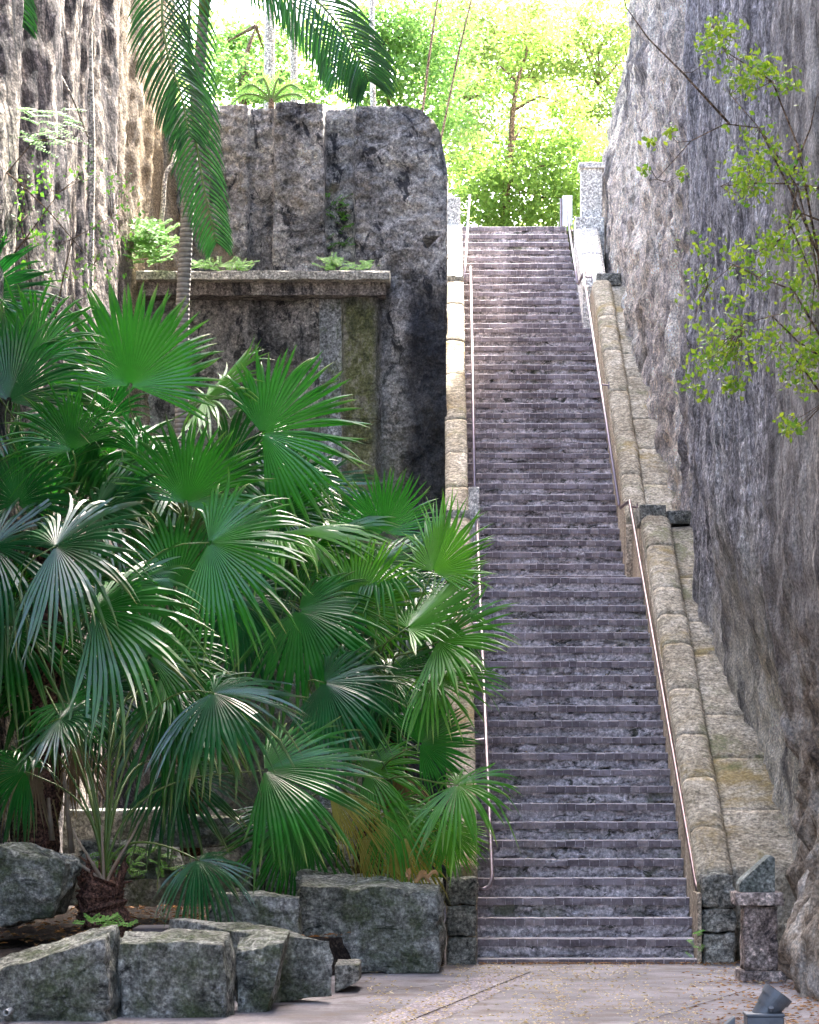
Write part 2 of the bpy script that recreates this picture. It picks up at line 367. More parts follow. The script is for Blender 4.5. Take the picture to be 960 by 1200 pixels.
def bark(name, a, b_, s=6, stretch=(1, 1, .3)):
    return rock(name, [(.3, a), (.6, b_)], s1=s, stretch=stretch, dark=tuple(x*.35 for x in a), dark_lo=.58, light=tuple(min(1, x*1.4) for x in b_), bump=.8, s2=14, bdist=.02)
M['bark'] = bark('brown bark', (.1, .06, .035), (.22, .15, .1))
M['bark_pale'] = bark('pale bark', (.36, .31, .25), (.6, .54, .46))
M['fibre'] = bark('palm fibre', (.045, .02, .016), (.15, .075, .05), 5, (3, 3, .4))
def mk_palmtrunk():
    m, nt, b, out = newmat('ringed palm trunk')
    w = N(nt, 'ShaderNodeTexWave', wave_type='BANDS', bands_direction='Z'); nt.links.new(coords(nt), w.inputs[0])
    w.inputs['Scale'].default_value = 5.5; w.inputs['Distortion'].default_value = 1.2; w.inputs['Detail'].default_value = 3
    n = noiseN(nt, coords(nt), 9, 8, .7)
    c = ramp(nt, n, [(.3, (.16, .15, .13)), (.6, (.34, .32, .28)), (.75, (.5, .47, .42))])
    c = mix(nt, ramp(nt, w.outputs[1], [(.0, .8), (.25, 0)]), c, (.07, .06, .05))
    nt.links.new(c, b.inputs['Base Color']); b.inputs['Roughness'].default_value = .85
    bp = N(nt, 'ShaderNodeBump'); bp.inputs['Strength'].default_value = .6; bp.inputs['Distance'].default_value = .02
    nt.links.new(w.outputs[1], bp.inputs['Height']); nt.links.new(bp.outputs[0], b.inputs['Normal'])
    return m
M['palm_trunk'] = mk_palmtrunk()
def metal(name, c, r=.4, met=.9):
    m, nt, b, out = newmat(name)
    n = noiseN(nt, coords(nt), 14, 6, .7)
    nt.links.new(mix(nt, ramp(nt, n, [(.45, 0), (.7, .6)]), c, tuple(x*.55 for x in c)), b.inputs['Base Color'])
    b.inputs['Metallic'].default_value = met; b.inputs['Roughness'].default_value = r
    return m
M['rail'] = metal('galvanised handrail', (.27, .22, .235), .42, .75)
M['rail_brown'] = metal('weathered handrail', (.19, .13, .13), .4, .75)
M['lamp'] = metal('blue grey cast lamp', (.15, .165, .18), .5, .35)
M['lamp_in'] = metal('dark lens', (.03, .04, .05), .15, .1)
M['pvc'] = metal('white plastic pipe', (.45, .45, .43), .4, 0)
M['panel'] = metal('pale painted panel', (.72, .78, .8), .5, 0)
M['black'] = metal('black void', (.01, .01, .012), .8, 0)

# ------------------------------------------------------------------ staircase data (one riser height per measured nosing)
ys = [1123.75,1099.7,1075.6,1051.9,1029,1006.6,984.4,963,941.5,921,901,882.2,863.4,844.4,826.3,808.4,791.6,774.7,757.8,741.3,725.6,709.4,692.5,676.6,674.4,660.6,646.8,633.4,619.2,605.6,592.3,579.6,566.7,554.6,542.7,530.8,519,507.3,496,484,472.3,460.4,449.8,438.5,427.5,416.3,405.8,394.8,384.5,378.75,369,360.4,351.5,342.3,333.5,325,316.9,308.8,301,293,284,274.6,265.6]
T = .30; Y0 = 24.6; L1, L2 = 1.35, .45
def stepY(k): return Y0 + (k-1)*T + (L1 if k >= 25 else 0) + (L2 if k >= 50 else 0)
SZ = [zat(y, stepY(i+1)) for i, y in enumerate(ys)]
def stair_z(Y):
    """height of the nosing line"""
    return float(np.interp(Y, [stepY(k) for k in range(1, 64)], SZ))
XL = .325
def XR(k): return 2.18 if k <= 24 else (2.115 if k <= 49 else 2.02 - .08*(k-50)/13)

# =========================================================== SETTING
g = MB(); g.box((-80, -30, -.5), (80, 130, 0)); o = g.build('ground', M['ground']); tag(o, kind='structure')
# paler paving band and fine joint lines running to the stairs
b = MB()
def strip(mb, p, q, w0, w1, z):
    p = Vector(p); q = Vector(q); d = (q-p).normalized(); n = Vector((-d.y, d.x))
    V = [(*(p-n*w0), z), (*(q-n*w1), z), (*(q+n*w1), z), (*(p+n*w0), z)]
    mb.add(V, [(0, 1, 2, 3)])
def gpt(px, py): Y = EYE*F/(py-HY); return (xat(px, Y), Y)
strip(b, gpt(470, 1199), gpt(598, 1142), .22, .22, .004)
strip(b, gpt(380, 1260), gpt(470, 1199), .22, .22, .0042)
o = b.build('paving_band', M['path_band']); tag(o, kind='structure')
b = MB()
strip(b, gpt(462, 1205), gpt(622, 1140), .008, .008, .008)
strip(b, gpt(250, 1190), gpt(555, 1150), .006, .006, .0085)
strip(b, gpt(700, 1215), gpt(880, 1160), .006, .006, .008)
o = b.build('paving_joints', M['soil']); tag(o, kind='structure')
# raised planting bed on the left
def bed():
    mb = MB(); n1, n2 = 60, 150
    V = []; 
    for j in range(n2+1):
        for i in range(n1+1):
            Y = 20.3 + 17*j/n2
            xr = interp(Y, [20.3, 21.2, 22.8, 23.8, 24.4, 37.3], [-1.7, -1.35, -1.2, -.3, .05, .05])
            X = -4.5 + (xr+4.5)*i/n1
            edge = sm(0, .12, xr-X)
            Z = -.05 + edge*(.33 + .05*noise.noise(Vector((X*1.5, Y*1.5, 0))) + .02*noise.noise(Vector((X*9, Y*9, 3))))
            V.append((X, Y, Z))
    Fc = [(j*(n1+1)+i, j*(n1+1)+i+1, (j+1)*(n1+1)+i+1, (j+1)*(n1+1)+i) for j in range(n2) for i in range(n1)]
    mb.add(V, Fc); o = mb.build('planting_bed', M['soil'], smooth=True); tag(o, kind='structure')
bed()
b = MB()
b.box((-2.35, 22.0, .20), (-1.2, 22.7, .345)); b.box((-2.4, 22.75, .2), (-1.1, 23.3, .40))
o = b.build('garden_path', M['ground']); tag(o, kind='structure')
# upper terrace behind the crest
b = MB(); ZT = SZ[-1]
b.box((.08, stepY(63)+.32, 3), (2.4, 60, ZT-.004)); b.box((-30, 38.6, 1), (-.35, 60, 10.1)); b.box((-.34, 38.9, 1), (.05, 60, 9.3)); b.box((-60, 60.0, 1), (60, 140, ZT+.1))
o = b.build('upper_terrace', M['forest']); tag(o, kind='structure')

# =========================================================== CLIFFS
def surf(name, mat, us, zs, fpos, capdir=None, parent=None, smooth=True, capd=(3, 8)):
    """grid sheet over u and z; fpos(u, z01)->Vector; then top rows going inwards"""
    V = []; nu = len(us)
    rows = 0
    for z in zs:
        for u in us: V.append(tuple(fpos(u, z)))
        rows += 1
    if capdir is not None:
        for d in capd:
            for i, u in enumerate(us):
                p = V[(len(zs)-1)*nu+i]; c = capdir(u)
                V.append((p[0]+c[0]*d, p[1]+c[1]*d, p[2] + (.15*noise.noise(Vector((p[0], p[1], d))) if d < 5 else -.1)))
            rows += 1
    Fc = [(j*nu+i, j*nu+i+1, (j+1)*nu+i+1, (j+1)*nu+i) for j in range(rows-1) for i in range(nu-1)]
    mb = MB(); mb.add(V, Fc)
    return mb.build(name, mat, parent, smooth)

lowY = [4, 18, 22, 24.6, 25.7, 28, 30, 32, 36, 37.3, 40.6, 44.7, 47]
lowX = [2.95, 2.85, 2.86, 3.05, 3.08, 2.80, 2.66, 2.80, 2.66, 2.56, 2.50, 2.46, 2.5]
hiX_Y = [4, 18, 21, 25, 29, 30.5, 32, 36, 40, 47]
hiX = [2.7, 2.56, 2.62, 2.6, 2.6, 2.62, 2.82, 2.76, 2.72, 2.6]
def right_pos(Y, z01):
    H = interp(Y, [4, 40.5, 42, 43.5, 44.6, 45.2, 47], [24, 24, 19, 15, 13.8, 12.8, 12.6])  # unseen crest raised to shade the palms, lowered to let sun onto top steps
    Z = -.25 + (H+.25)*z01
    lo = interp(Y, lowY, lowX); hi = interp(Y, hiX_Y, hiX)
    sw = interp(Y, [4, 22, 25, 28, 31, 34, 47], [2.2, 2.0, 2.1, 3.1, 4.6, 6.3, 12])
    s = sm(sw-.3, sw+1.3, Z + .5*noise.noise(Vector((Y*.9, 0, Z*.7))))
    x = lo + (hi-lo)*s
    if Y > 40: x += max(0, Z-10.3)*.17*sm(40, 44, Y)
    rug = .45 + .75*sm(31, 33, Y) + (.15+.8*(1-sm(23, 25, Y)))*(1-sm(1.5, 3.2, Z))*(1-sm(27, 29, Y))
    sk = Z*.12
    x += .10*rug*fr((Y*.75+sk, 1, Z*.16), 1.0, 3)
    x += .09*rug*fr((Y*2.2+sk*2, 5, Z*.40), 1.0, 4)
    x += .035*rug*fr((Y*4.5, 15, Z*4.5), 1.0, 5)
    x -= .06*rug*max(0, noise.noise(Vector((Y*3.1+sk*3, 9, Z*.5))))
    x += .06*rug*fr((Y*6, 11, Z*3.2), 1.0, 5)
    x += .02*fr((Y*12, 2, Z*5), 1.0, 3)
    x += .10*rug*max(0, 1-abs(noise.noise(Vector((Y*1.3+sk, 33, Z*.35))))*14)*.6
    # big rounded hollows in the far face and boulder foot near the lamp
    x += .25*math.exp(-((Y-36.6)/.7)**2-((Z-7.2)/.8)**2)
    x -= .35*math.exp(-((Y-21.4)/.9)**2-((Z-.3)/.45)**2)
    return Vector((x, Y + .05*fr((Y*3, 20, Z*1.4), 1, 3), Z))
us = list(np.arange(4, 18, .35)) + list(np.arange(18, 47, .062))
zs = list(np.linspace(0, .64, 270)) + list(np.linspace(.65, 1, 24))
o = surf('limestone_cliff', M['cliff_right'], us, zs, right_pos, capdir=lambda u: (1, 0))
tag(o, 'towering grey purple limestone cliff rising on the right beside the stairs', 'cliff')
def cap_end(o, m):
    pass
def left_pos(Y, z01):
    H = interp(Y, [4, 30, 39.5], [13.2, 13, 12.6])
    Z = -.2 + (H+.2)*z01
    x = interp(Y, [4, 20, 26, 30, 35, 38, 39.5], [-4.6, -4.3, -3.95, -3.85, -3.7, -3.5, -3.45])
    sk = (Z-8)*.28
    x -= .05*(Z-6)*.3
    x += .30*fr(((Y-sk)*.9, 1, Z*.05), 1.0, 3)
    x += .12*fr(((Y-sk)*2.6, 5, Z*.07), 1.0, 3)
    x += .03*fr(((Y-sk)*5, 7, Z*.5), 1.0, 5)
    x -= .16*max(0, noise.noise(Vector(((Y-sk)*2.4, 9, Z*.07))))*1.3
    x += .025*fr((Y*6, 11, Z*3.5), 1.0, 5)
    return Vector((x, Y, Z))
us = list(np.arange(4, 24, .35)) + list(np.arange(24, 39.5, .06))
zs = list(np.linspace(0, .35, 30)) + list(np.linspace(.36, 1, 150))
o = surf('limestone_cliff', M['cliff_left'], us, zs, left_pos, capdir=lambda u: (-1, 0))
tag(o, 'sunlit fluted limestone cliff with dark and cream streaks at upper left', 'cliff')
# flip normals irrelevant (two sided)

# rear quarry face: upper mass behind the ledge, one sheet wrapping round the corner beside the stairs
def rear_upper(u, z01):
    # u : 0..1 front (px 190..523), 1..2 side going back
    if u <= 1:
        px = 188 + (524-188)*u
        prof = interp(px, [188, 243, 246, 290, 293, 321, 324, 379, 382, 413, 417, 500, 524], [37.6, 37.55, 37.42, 37.42, 37.5, 37.5, 37.14, 37.14, 37.47, 37.52, 37.34, 37.28, 37.34])
        X = xat(px, 37.4); Y = prof
        topy = interp(px, [188, 240, 243, 285, 300, 322, 378, 384, 412, 420, 478, 492, 508, 516, 524], [122, 122, 121, 122, 124, 125, 126, 127, 126, 124, 126, 132, 142, 158, 196])
        H = zat(topy, 37.4) + .03*noise.noise(Vector((px*.06, 3, 1)))
        nx, ny = 0, -1
    else:
        px = 524; X = .085; Y = 37.35 + (u-1)*9; H = zat(205, 37.4) + (u-1)*.2; nx, ny = 1, 0
    Z = 7.3 + (H-7.3)*z01
    if 323 < px < 380 and u <= 1:
        k = (1-z01)
        X += (.05 if px > 350 else -.05)*k
    d = .06*fr((X*2, Y*2, Z*2.0), 1, 4) + .05*fr((X*5, Y*5, Z*8), 1, 5) + .02*fr((X*16, Y*16, Z*18), 1, 3)
    d -= .10*max(0, noise.noise(Vector((X*1.2, 4, Z*4.2)))-.15)
    if u > 1: d *= .35
    # big round-off of the top
    d -= .2*max(0, z01-.97)*2
    return Vector((X + nx*d - (.0 if u > 1 else 0), Y + ny*d, Z))
rr = empty('quarry_rock_face', (-1.7, 36.2, 0), 'dark weathered quarry rock face with block shaped buttresses left of the stairs', 'rock face')
surf('upper_face', M['rock_rear'], list(np.linspace(0, 1, 210)) + list(np.linspace(1.01, 2, 30)), list(np.linspace(0, 1, 110)), rear_upper,
     capdir=lambda u: (0, 1) if u <= .98 else (-.12, .1), parent=rr, capd=(.6, 2.2))
def rear_lower(u, z01):
    if u <= 1:
        px = 120 + (523-120)*u
        prof = interp(px, [120, 330, 372, 376, 399, 403, 441, 447, 523], [36.2, 36.2, 36.15, 36.1, 36.1, 35.93, 35.93, 36.12, 36.0])
        X = xat(px, 36); Y = prof
        topy = interp(px, [120, 430, 440, 452, 478, 500, 523], [322, 322, 306, 296, 289, 292, 268])
        H = zat(topy, 36); nx, ny = 0, -1
    else:
        px = 523; X = .06; Y = 36.0 + (u-1)*1.6; H = zat(268, 36); nx, ny = 1, 0
    Z = (H)*z01
    d = .09*fr((X*1.6, Y*1.6, Z*1.4), 1, 4) + .05*fr((X*5, Y*5, Z*5), 1, 4) + .022*fr((X*15, Y*15, Z*15), 1, 3)
    if px > 446: d += .05*fr((X*3, 3, Z*1.5), 1, 3) - .10*max(0, noise.noise(Vector((X*1.5, 7, Z*2.2)))-.1)
    if 372 < px < 442: d *= .45
    if u > 1: d *= .3
    return Vector((X + nx*d, Y + ny*d, Z))
surf('lower_face', M['rock_rear'], list(np.linspace(0, 1, 230)) + list(np.linspace(1.01, 2, 12)), list(np.linspace(0, 1, 210)), rear_lower,
     capdir=lambda u: (0, 1) if u <= .98 else (-.12, .1), parent=rr, capd=(.5, 1.9))
def wavy_slab(mb, x0, x1, y0, y1, z0, z1, nx=60, amp=.012, seed=0):
    """a long slab with slightly uneven worn arrises"""
    V = []; Fc = []
    for i in range(nx+1):
        x = x0 + (x1-x0)*i/nx
        def j(k): return amp*noise.noise(Vector((x*4, k*3.1+seed, 0)))*1.5
        ring = [(y0+j(1), z0+j(2)), (y0+j(3), z1-.015+j(4)), (y0+.015+j(5), z1+j(6)), (y1, z1+j(7)*.5), (y1, z0)]
        for (y, z) in ring: V.append((x, y, z))
    for i in range(nx):
        for k in range(5):
            k2 = (k+1) % 5
            Fc.append((i*5+k, (i+1)*5+k, (i+1)*5+k2, i*5+k2))
    Fc.append((0, 1, 2, 3, 4)); Fc.append(tuple(nx*5+k for k in (4, 3, 2, 1, 0)))
    mb.add(V, Fc)
lg = empty('stone_ledge', (xat(300, 35.8), 35.8, 7.5), 'long pale moulded ledge crossing the dark rock face on the left', 'ledge')
mb = MB(); wavy_slab(mb, xat(160, 35.6), xat(457, 35.6), 35.55, 36.3, zat(327, 35.55), zat(317, 35.55), seed=1)
mb.build('cornice_slab', M['ledge'], lg)
mb = MB(); wavy_slab(mb, xat(162, 35.8), xat(452, 35.8), 35.78, 36.25, zat(346, 35.8), zat(327, 35.8)-.004, seed=5)
mb.build('frieze', M['frieze'], lg)
mb = MB(); wavy_slab(mb, xat(374, 35.9), xat(400, 35.9), 36.05, 36.3, .3, zat(346, 35.8)-.003, 8, amp=.02, seed=8)
mb.build('pilaster', M['pilaster'], lg)

# =========================================================== STAIRCASE
stc = empty('stone_staircase', (1.25, Y0, 0), 'long steep flight of dark brick edged stone steps climbing between the cliffs', 'staircase')
for k in range(1, 64):
    yk = stepY(k); z1 = SZ[k-1]; z0 = SZ[k-2] if k > 1 else -.02
    yn = stepY(k+1) if k < 63 else yk+.36
    xr = XR(k) + .012; xl = XL - .012
    # riser + tread slab with chipped, displaced riser
    nx, nz = 88, 7
    V = []; Fc = []
    zt = z1 - .006
    for j in range(nz+1):
        for i in range(nx+1):
            x = xl + (xr-xl)*i/nx; z = z0-.03 + (zt-z0+.03)*j/nz
            n = fr((x*2.6, k*3.7, z*9), 1, 4)
            chip = sm(.06, .2, n)*.04
            V.append((x, yk + chip + .006*noise.noise(Vector((x*14, k, z*30))), z))
    Fc = [(j*(nx+1)+i, j*(nx+1)+i+1, (j+1)*(nx+1)+i+1, (j+1)*(nx+1)+i) for j in range(nz) for i in range(nx)]
    o_ = MB(); o_.add(V, Fc)
    # tread
    V = []
    for j in range(4):
        for i in range(nx+1):
            x = xl + (xr-xl)*i/nx
            V.append((x, yk + (yn+.05-yk)*j/3, zt + (.004*noise.noise(Vector((x*5, k*2, j))) if j else 0)))
    o_.add(V, [(j*(nx+1)+i, j*(nx+1)+i+1, (j+1)*(nx+1)+i+1, (j+1)*(nx+1)+i) for j in range(3) for i in range(nx)])
    st = o_.build('step', M['riser'], stc, smooth=False)
    # brick nosing course
    nb = MB(); x = xl; zb = z1 - .068
    hh = .068
    sag = lambda x: .004*noise.noise(Vector((x*1.3, k*5.1, 2)))
    while x < xr - .03:
        w = random.uniform(.07, .112); x2 = min(x+w, xr)
        miss = noise.noise(Vector((x*1.6, k*2.3, 8)))
        if True:
            pro = .020 + random.uniform(-.004, .004); s_ = sag(x); tt = .0 if miss < .36 else (-.014 if miss < .5 else -.03)
            a = (x+.0028, yk-pro, zb + s_ + random.uniform(0, .006)); c = (x2-.0028, yk+.10, z1 + s_ + tt*random.random())
            # chamfered front top edge
            ch = random.uniform(.003, .011)
            (x0_, y0_, z0_), (x1_, y1_, z1_) = a, c
            Vb = [(x0_, y0_, z0_), (x1_, y0_, z0_), (x1_, y0_, z1_-ch), (x0_, y0_, z1_-ch), (x0_, y0_+ch, z1_), (x1_, y0_+ch, z1_), (x0_, y1_, z1_), (x1_, y1_, z1_), (x0_, y1_, z0_), (x1_, y1_, z0_)]
            nb.add(Vb, [(0, 1, 2, 3), (3, 2, 5, 4), (4, 5, 7, 6), (0, 3, 4, 6, 8), (1, 9, 7, 5, 2), (0, 8, 9, 1)])
        x = x2
    bn = nb.build('brick_nosing', M['brick'], stc)
    bn.parent = st; bn.location = (0, 0, 0)
    mt = MB(); mt.box((xl, yk-.012, zb+.006), (xr, yk+.098, z1-.0075)); mo = mt.build('mortar_bed', M['mortar'], stc); mo.parent = st; mo.location = (0, 0, 0)
# side filler behind the narrowed flights so no gap shows
lp = MB(); lp.box((XL-.01, stepY(24)+.30, 3.0), (2.19, stepY(25)+.1, SZ[23]-.012)); lp.build('landing', M['tread'], stc)
lp = MB(); lp.box((XL-.01, stepY(49)+.30, 7.0), (2.13, stepY(50)+.1, SZ[48]-.012)); lp.build('landing', M['tread'], stc)

def coping_run(mb, x0, x1, Ya, Yb, lift, nst, seed, rise=.055, skirt=.25):
    """sloping run of rounded coping stones, each with a joint; follows the nosing line + lift"""
    za, zb = stair_z(Ya)+lift, stair_z(Yb)+lift
    cuts = [Ya]; 
    L = Yb-Ya
    r_ = random.Random(seed); w = [r_.uniform(.7, 1.3) for _ in range(nst)]; tot = sum(w); acc = 0
    for q in w: acc += q; cuts.append(Ya+L*acc/tot)
    for a, b_ in zip(cuts[:-1], cuts[1:]):
        n = max(4, int((b_-a)/.07)); prof = 11
        dx = r_.uniform(-.003, .003); dz = r_.uniform(-.006, .006)
        V = []
        for i in range(n+1):
            t = i/n; Y = a + .006 + (b_-a-.012)*t; zc = za + (zb-za)*(Y-Ya)/L + dz
            e = min(t, 1-t)*(b_-a)
            drop = .007*math.exp(-e/.014)
            ring = [(x0+dx, zc-skirt)]
            for q in range(prof):
                s_ = q/(prof-1); x = x0 + (x1-x0)*s_
                h = rise*(1-abs(2*s_-1)**5)
                ring.append((x+dx, zc - .0 + h))
            ring.append((x1+dx, zc-skirt))
            for (x, z) in ring:
                nn = .012*fr((x*5, Y*5, z*5), 1, 4) + .008*noise.noise(Vector((x*22, Y*22, z*22)))
                V.append((x + nn*.5, Y, z - drop + nn))
        m_ = len(ring)
        Fc = [(i*m_+q, (i+1)*m_+q, (i+1)*m_+q+1, i*m_+q+1) for i in range(n) for q in range(m_-1)]
        Fc += [tuple(range(m_)), tuple(n*m_+q for q in range(m_-1, -1, -1))]
        mb.add(V, Fc)
def slope_wall(mb, x0, x1, Ya, Yb, lift, zbot=None, n=30):
    """solid wall whose top follows the nosing line"""
    V = []
    za, zb_ = stair_z(Ya)+lift, stair_z(Yb)+lift
    for i in range(n+1):
        Y = Ya+(Yb-Ya)*i/n; z = za+(zb_-za)*i/n
        zl = -.05 if zbot is None else zbot
        V += [(x0, Y, zl), (x0, Y, z), (x1, Y, z), (x1, Y, zl)]
    Fc = [(i*4+q, (i+1)*4+q, (i+1)*4+(q+1) % 4, i*4+(q+1) % 4) for i in range(n) for q in range(4)]
    Fc += [(0, 1, 2, 3), (n*4+3, n*4+2, n*4+1, n*4)]
    mb.add(V, Fc)
def hexrock(c8, n=14, amp=.04, fq=3.0, seed=0, rnd=.18, crack=0.0, strata=0.0):
    """rough block between 8 corners (bottom 4, top 4), rounded and displaced"""
    c8 = [Vector(c) for c in c8]; idx = {}; V = []; Fc = []
    cen = sum(c8, Vector())/8
    size = min((c8[1]-c8[0]).length, (c8[4]-c8[0]).length, (c8[3]-c8[0]).length)
    nn = (n, n, n)
    def vid(i, j, k):
        key = (i, j, k)
        if key in idx: return idx[key]
        u, v, w = i/n, j/n, k/n
        # round the cube a little in parameter space
        q = Vector((2*u-1, 2*v-1, 2*w-1))
        q8 = (abs(q.x)**6+abs(q.y)**6+abs(q.z)**6)**(1/6)
        q2 = q.length
        s_ = (1-rnd) + rnd*(1/max(q2, 1e-6))*1.0
        q = q*s_
        u, v, w = (q.x+1)/2, (q.y+1)/2, (q.z+1)/2
        p = (((c8[0]*(1-u)+c8[1]*u)*(1-v) + (c8[3]*(1-u)+c8[2]*u)*v)*(1-w) + ((c8[4]*(1-u)+c8[5]*u)*(1-v) + (c8[7]*(1-u)+c8[6]*u)*v)*w)
        d = (p-cen).normalized()
        s3 = Vector((seed*3.1, seed*1.7, seed*.9))
        e = fr(p*fq+s3, 1, 5)*amp*1.9 + fr(p*fq*4+s3, 1, 5)*amp*.5 - max(0, noise.noise(p*fq*1.3-s3)-.12)*amp*2.2
        if crack: e -= crack*max(0, 1-abs(noise.noise(p*2.3+s3))*9)
        if strata: e += strata*noise.noise(Vector((p.x*.8, p.y*.8, p.z*14))+s3)
        V.append(tuple(p+d*e)); idx[key] = len(V)-1; return idx[key]
    for i in range(n):
        for j in range(n):
            for (A, B) in ((0, 0), (n, 1)):
                f = [vid(i, j, A), vid(i+1, j, A), vid(i+1, j+1, A), vid(i, j+1, A)]; Fc.append(tuple(f if B else f[::-1]))
                f = [vid(i, A, j), vid(i+1, A, j), vid(i+1, A, j+1), vid(i, A, j+1)]; Fc.append(tuple(f[::-1] if B else f))
                f = [vid(A, i, j), vid(A, i+1, j), vid(A, i+1, j+1), vid(A, i, j+1)]; Fc.append(tuple(f if B else f[::-1]))
    return V, Fc
def boxc(x0, x1, y0, y1, z0, z1): return [(x0,y0,z0),(x1,y0,z0),(x1,y1,z0),(x0,y1,z0),(x0,y0,z1),(x1,y0,z1),(x1,y1,z1),(x0,y1,z1)]

# right parapet
LF = .62
def parapet_right():
    t = empty('stair_parapet', (2.35, Y0, 0), 'right hand sloping parapet of pale yellow stone between steps and cliff', 'parapet')
    mb = MB()
    slope_wall(mb, 2.18, 2.50, Y0+.30, stepY(24)+.32, LF-.06); slope_wall(mb, 2.185, 2.495, stepY(24)+.31, stepY(25)-.01, LF-.09)
    mb.build('side_wall', M['render'], t)
    mb = MB(); slope_wall(mb, 2.115, 2.40, stepY(25)-.03, stepY(49)+.35, LF-.06, 3.2); mb.box((2.115, stepY(49)+.3, 6), (2.38, stepY(50)-.03, stair_z(stepY(49))+LF-.03)); mb.build('side_wall', M['render'], t)
    mb = MB(); slope_wall(mb, 2.01, 2.36, stepY(50)-.03, 43.4, LF-.1, 7.0); mb.build('side_wall', M['concrete_pale'], t)
    mb = MB(); coping_run(mb, 2.185, 2.49, Y0+.12, stepY(24)+.1, LF, 9, 3); mb.build('coping', M['coping'], t, smooth=True)
    mb = MB(); coping_run(mb, 2.12, 2.375, stepY(25)+.02, stepY(49)+.1, LF, 6, 5); mb.build('coping', M['coping'], t, smooth=True)
    mb = MB(); coping_run(mb, 2.03, 2.34, stepY(50)+.05, 43.35, LF-.05, 2, 6, rise=.02); mb.build('coping', M['concrete_pale'], t, smooth=True)
    # outer shelf between coping and cliff
    mb = MB()
    for (x0, x1, Ya, Yb, l, zb) in ((2.495, 3.35, Y0+.35, stepY(24)+.25, LF-.06, None), (2.38, 3.0, stepY(25)-.05, stepY(49)+.2, LF-.04, 3.2)):
        coping_run(mb, x0, x1, Ya, Yb, l, 7, 9, rise=.0, skirt=.5)
        slope_wall(mb, x0+.02, x1-.02, Ya+.02, Yb, l-.12, zb)
    mb.build('outer_shelf', M['coping'], t, smooth=True)
    # dark blocks on the landings
    Yl = stepY(24)+.15; z = stair_z(stepY(24))+LF
    for (a, b_, Y, zz, hh, s) in ((2.17, 2.46, Yl, z-.02, .20, 1), (2.47, 2.95, Yl+.1, z-.02, .15, 2), (2.18, 2.52, stepY(49)+.15, stair_z(stepY(49))+LF, .17, 3)):
        V, Fc = hexrock(boxc(a, b_, Y, Y+1.0, zz, zz+hh), 9, .012, 6, s, .06); mb = MB(); mb.add(V, Fc); mb.build('landing_block', M['pier'], t, smooth=True)
    # front pier of stacked stones
    z = 0
    zs_ = [-.04, .30, .52, .72]
    for a, b_, s in ((-.04, .27, 1), (.275, .47, 2), (.475, .76, 3)):
        V, Fc = hexrock(boxc(2.215-.005*s, 2.49, Y0-.02*(s % 2)-.03, Y0+.42, a, b_), 12, .022, 5, s+20, .16, crack=.012); mb = MB(); mb.add(V, Fc); mb.build('pier_stone', M['pier'], t, smooth=True)
    mb = MB(); mb.box((2.168, Y0-.04, -.02), (2.205, Y0+.4, .60)); mb.build('pier_edge', M['render'], t, bevel=.006)
    return t
parapet_right()
def parapet_left():
    t = empty('stair_parapet', (.19, Y0, 0), 'left hand narrow sloping parapet of tan stone rising from behind the palms', 'parapet')
    for (Ya, Yb, zb, s, n) in ((Y0+.22, stepY(24)+.2, None, 31, 8), (stepY(25)-.1, stepY(49)+.1, 3.2, 32, 7), (stepY(50)-.1, 43.4, 7, 33, 3)):
        mb = MB(); slope_wall(mb, .065, .318, Ya, Yb, LF-.06, zb); mb.build('side_wall', M['render'], t)
        mb = MB(); coping_run(mb, .06, .322, Ya, Yb, LF, n, s, rise=.03); mb.build('coping', M['coping'] if s < 33 else M['concrete_pale'], t, smooth=True)
    for (Y, k, s) in ((stepY(24)+.2, 24, 1), (stepY(49)+.1, 49, 2)):
        z = stair_z(stepY(k))+LF
        V, Fc = hexrock(boxc(.055, .325, Y, Y+1.2 if k == 24 else Y+.45, z-.25, z+.13), 9, .012, 6, s, .05); mb = MB(); mb.add(V, Fc); mb.build('landing_block', M['pier'], t, smooth=True)
    zz = -.04
    for hh, s in ((.27, 1), (.26, 2), (.24, 3)):
        V, Fc = hexrock(boxc(.06, .30+.01*(s % 2), Y0-.03, Y0+.4, zz, zz+hh), 12, .018, 5, s+40, .12, crack=.012); mb = MB(); mb.add(V, Fc); mb.build('pier_stone', M['pier'], t, smooth=True); zz += hh+.003
    mb = MB(); mb.box((.075, 43.3, 8.5), (.30, 43.7, zat(231, 43.3))); mb.build('end_pier', M['concrete_pale'], t, bevel=.015)
parapet_left()
# thin concrete post on left of first landing
mb = MB(); mb.box((xat(549, 32.0), 31.95, 3.2), (xat(562, 32.0), 32.12, zat(571, 32.0)))
o = mb.build('concrete_post', M['concrete_pale'], bevel=.012); tag(o, 'slim pale concrete post beside the left handrail at the lower landing', 'post')

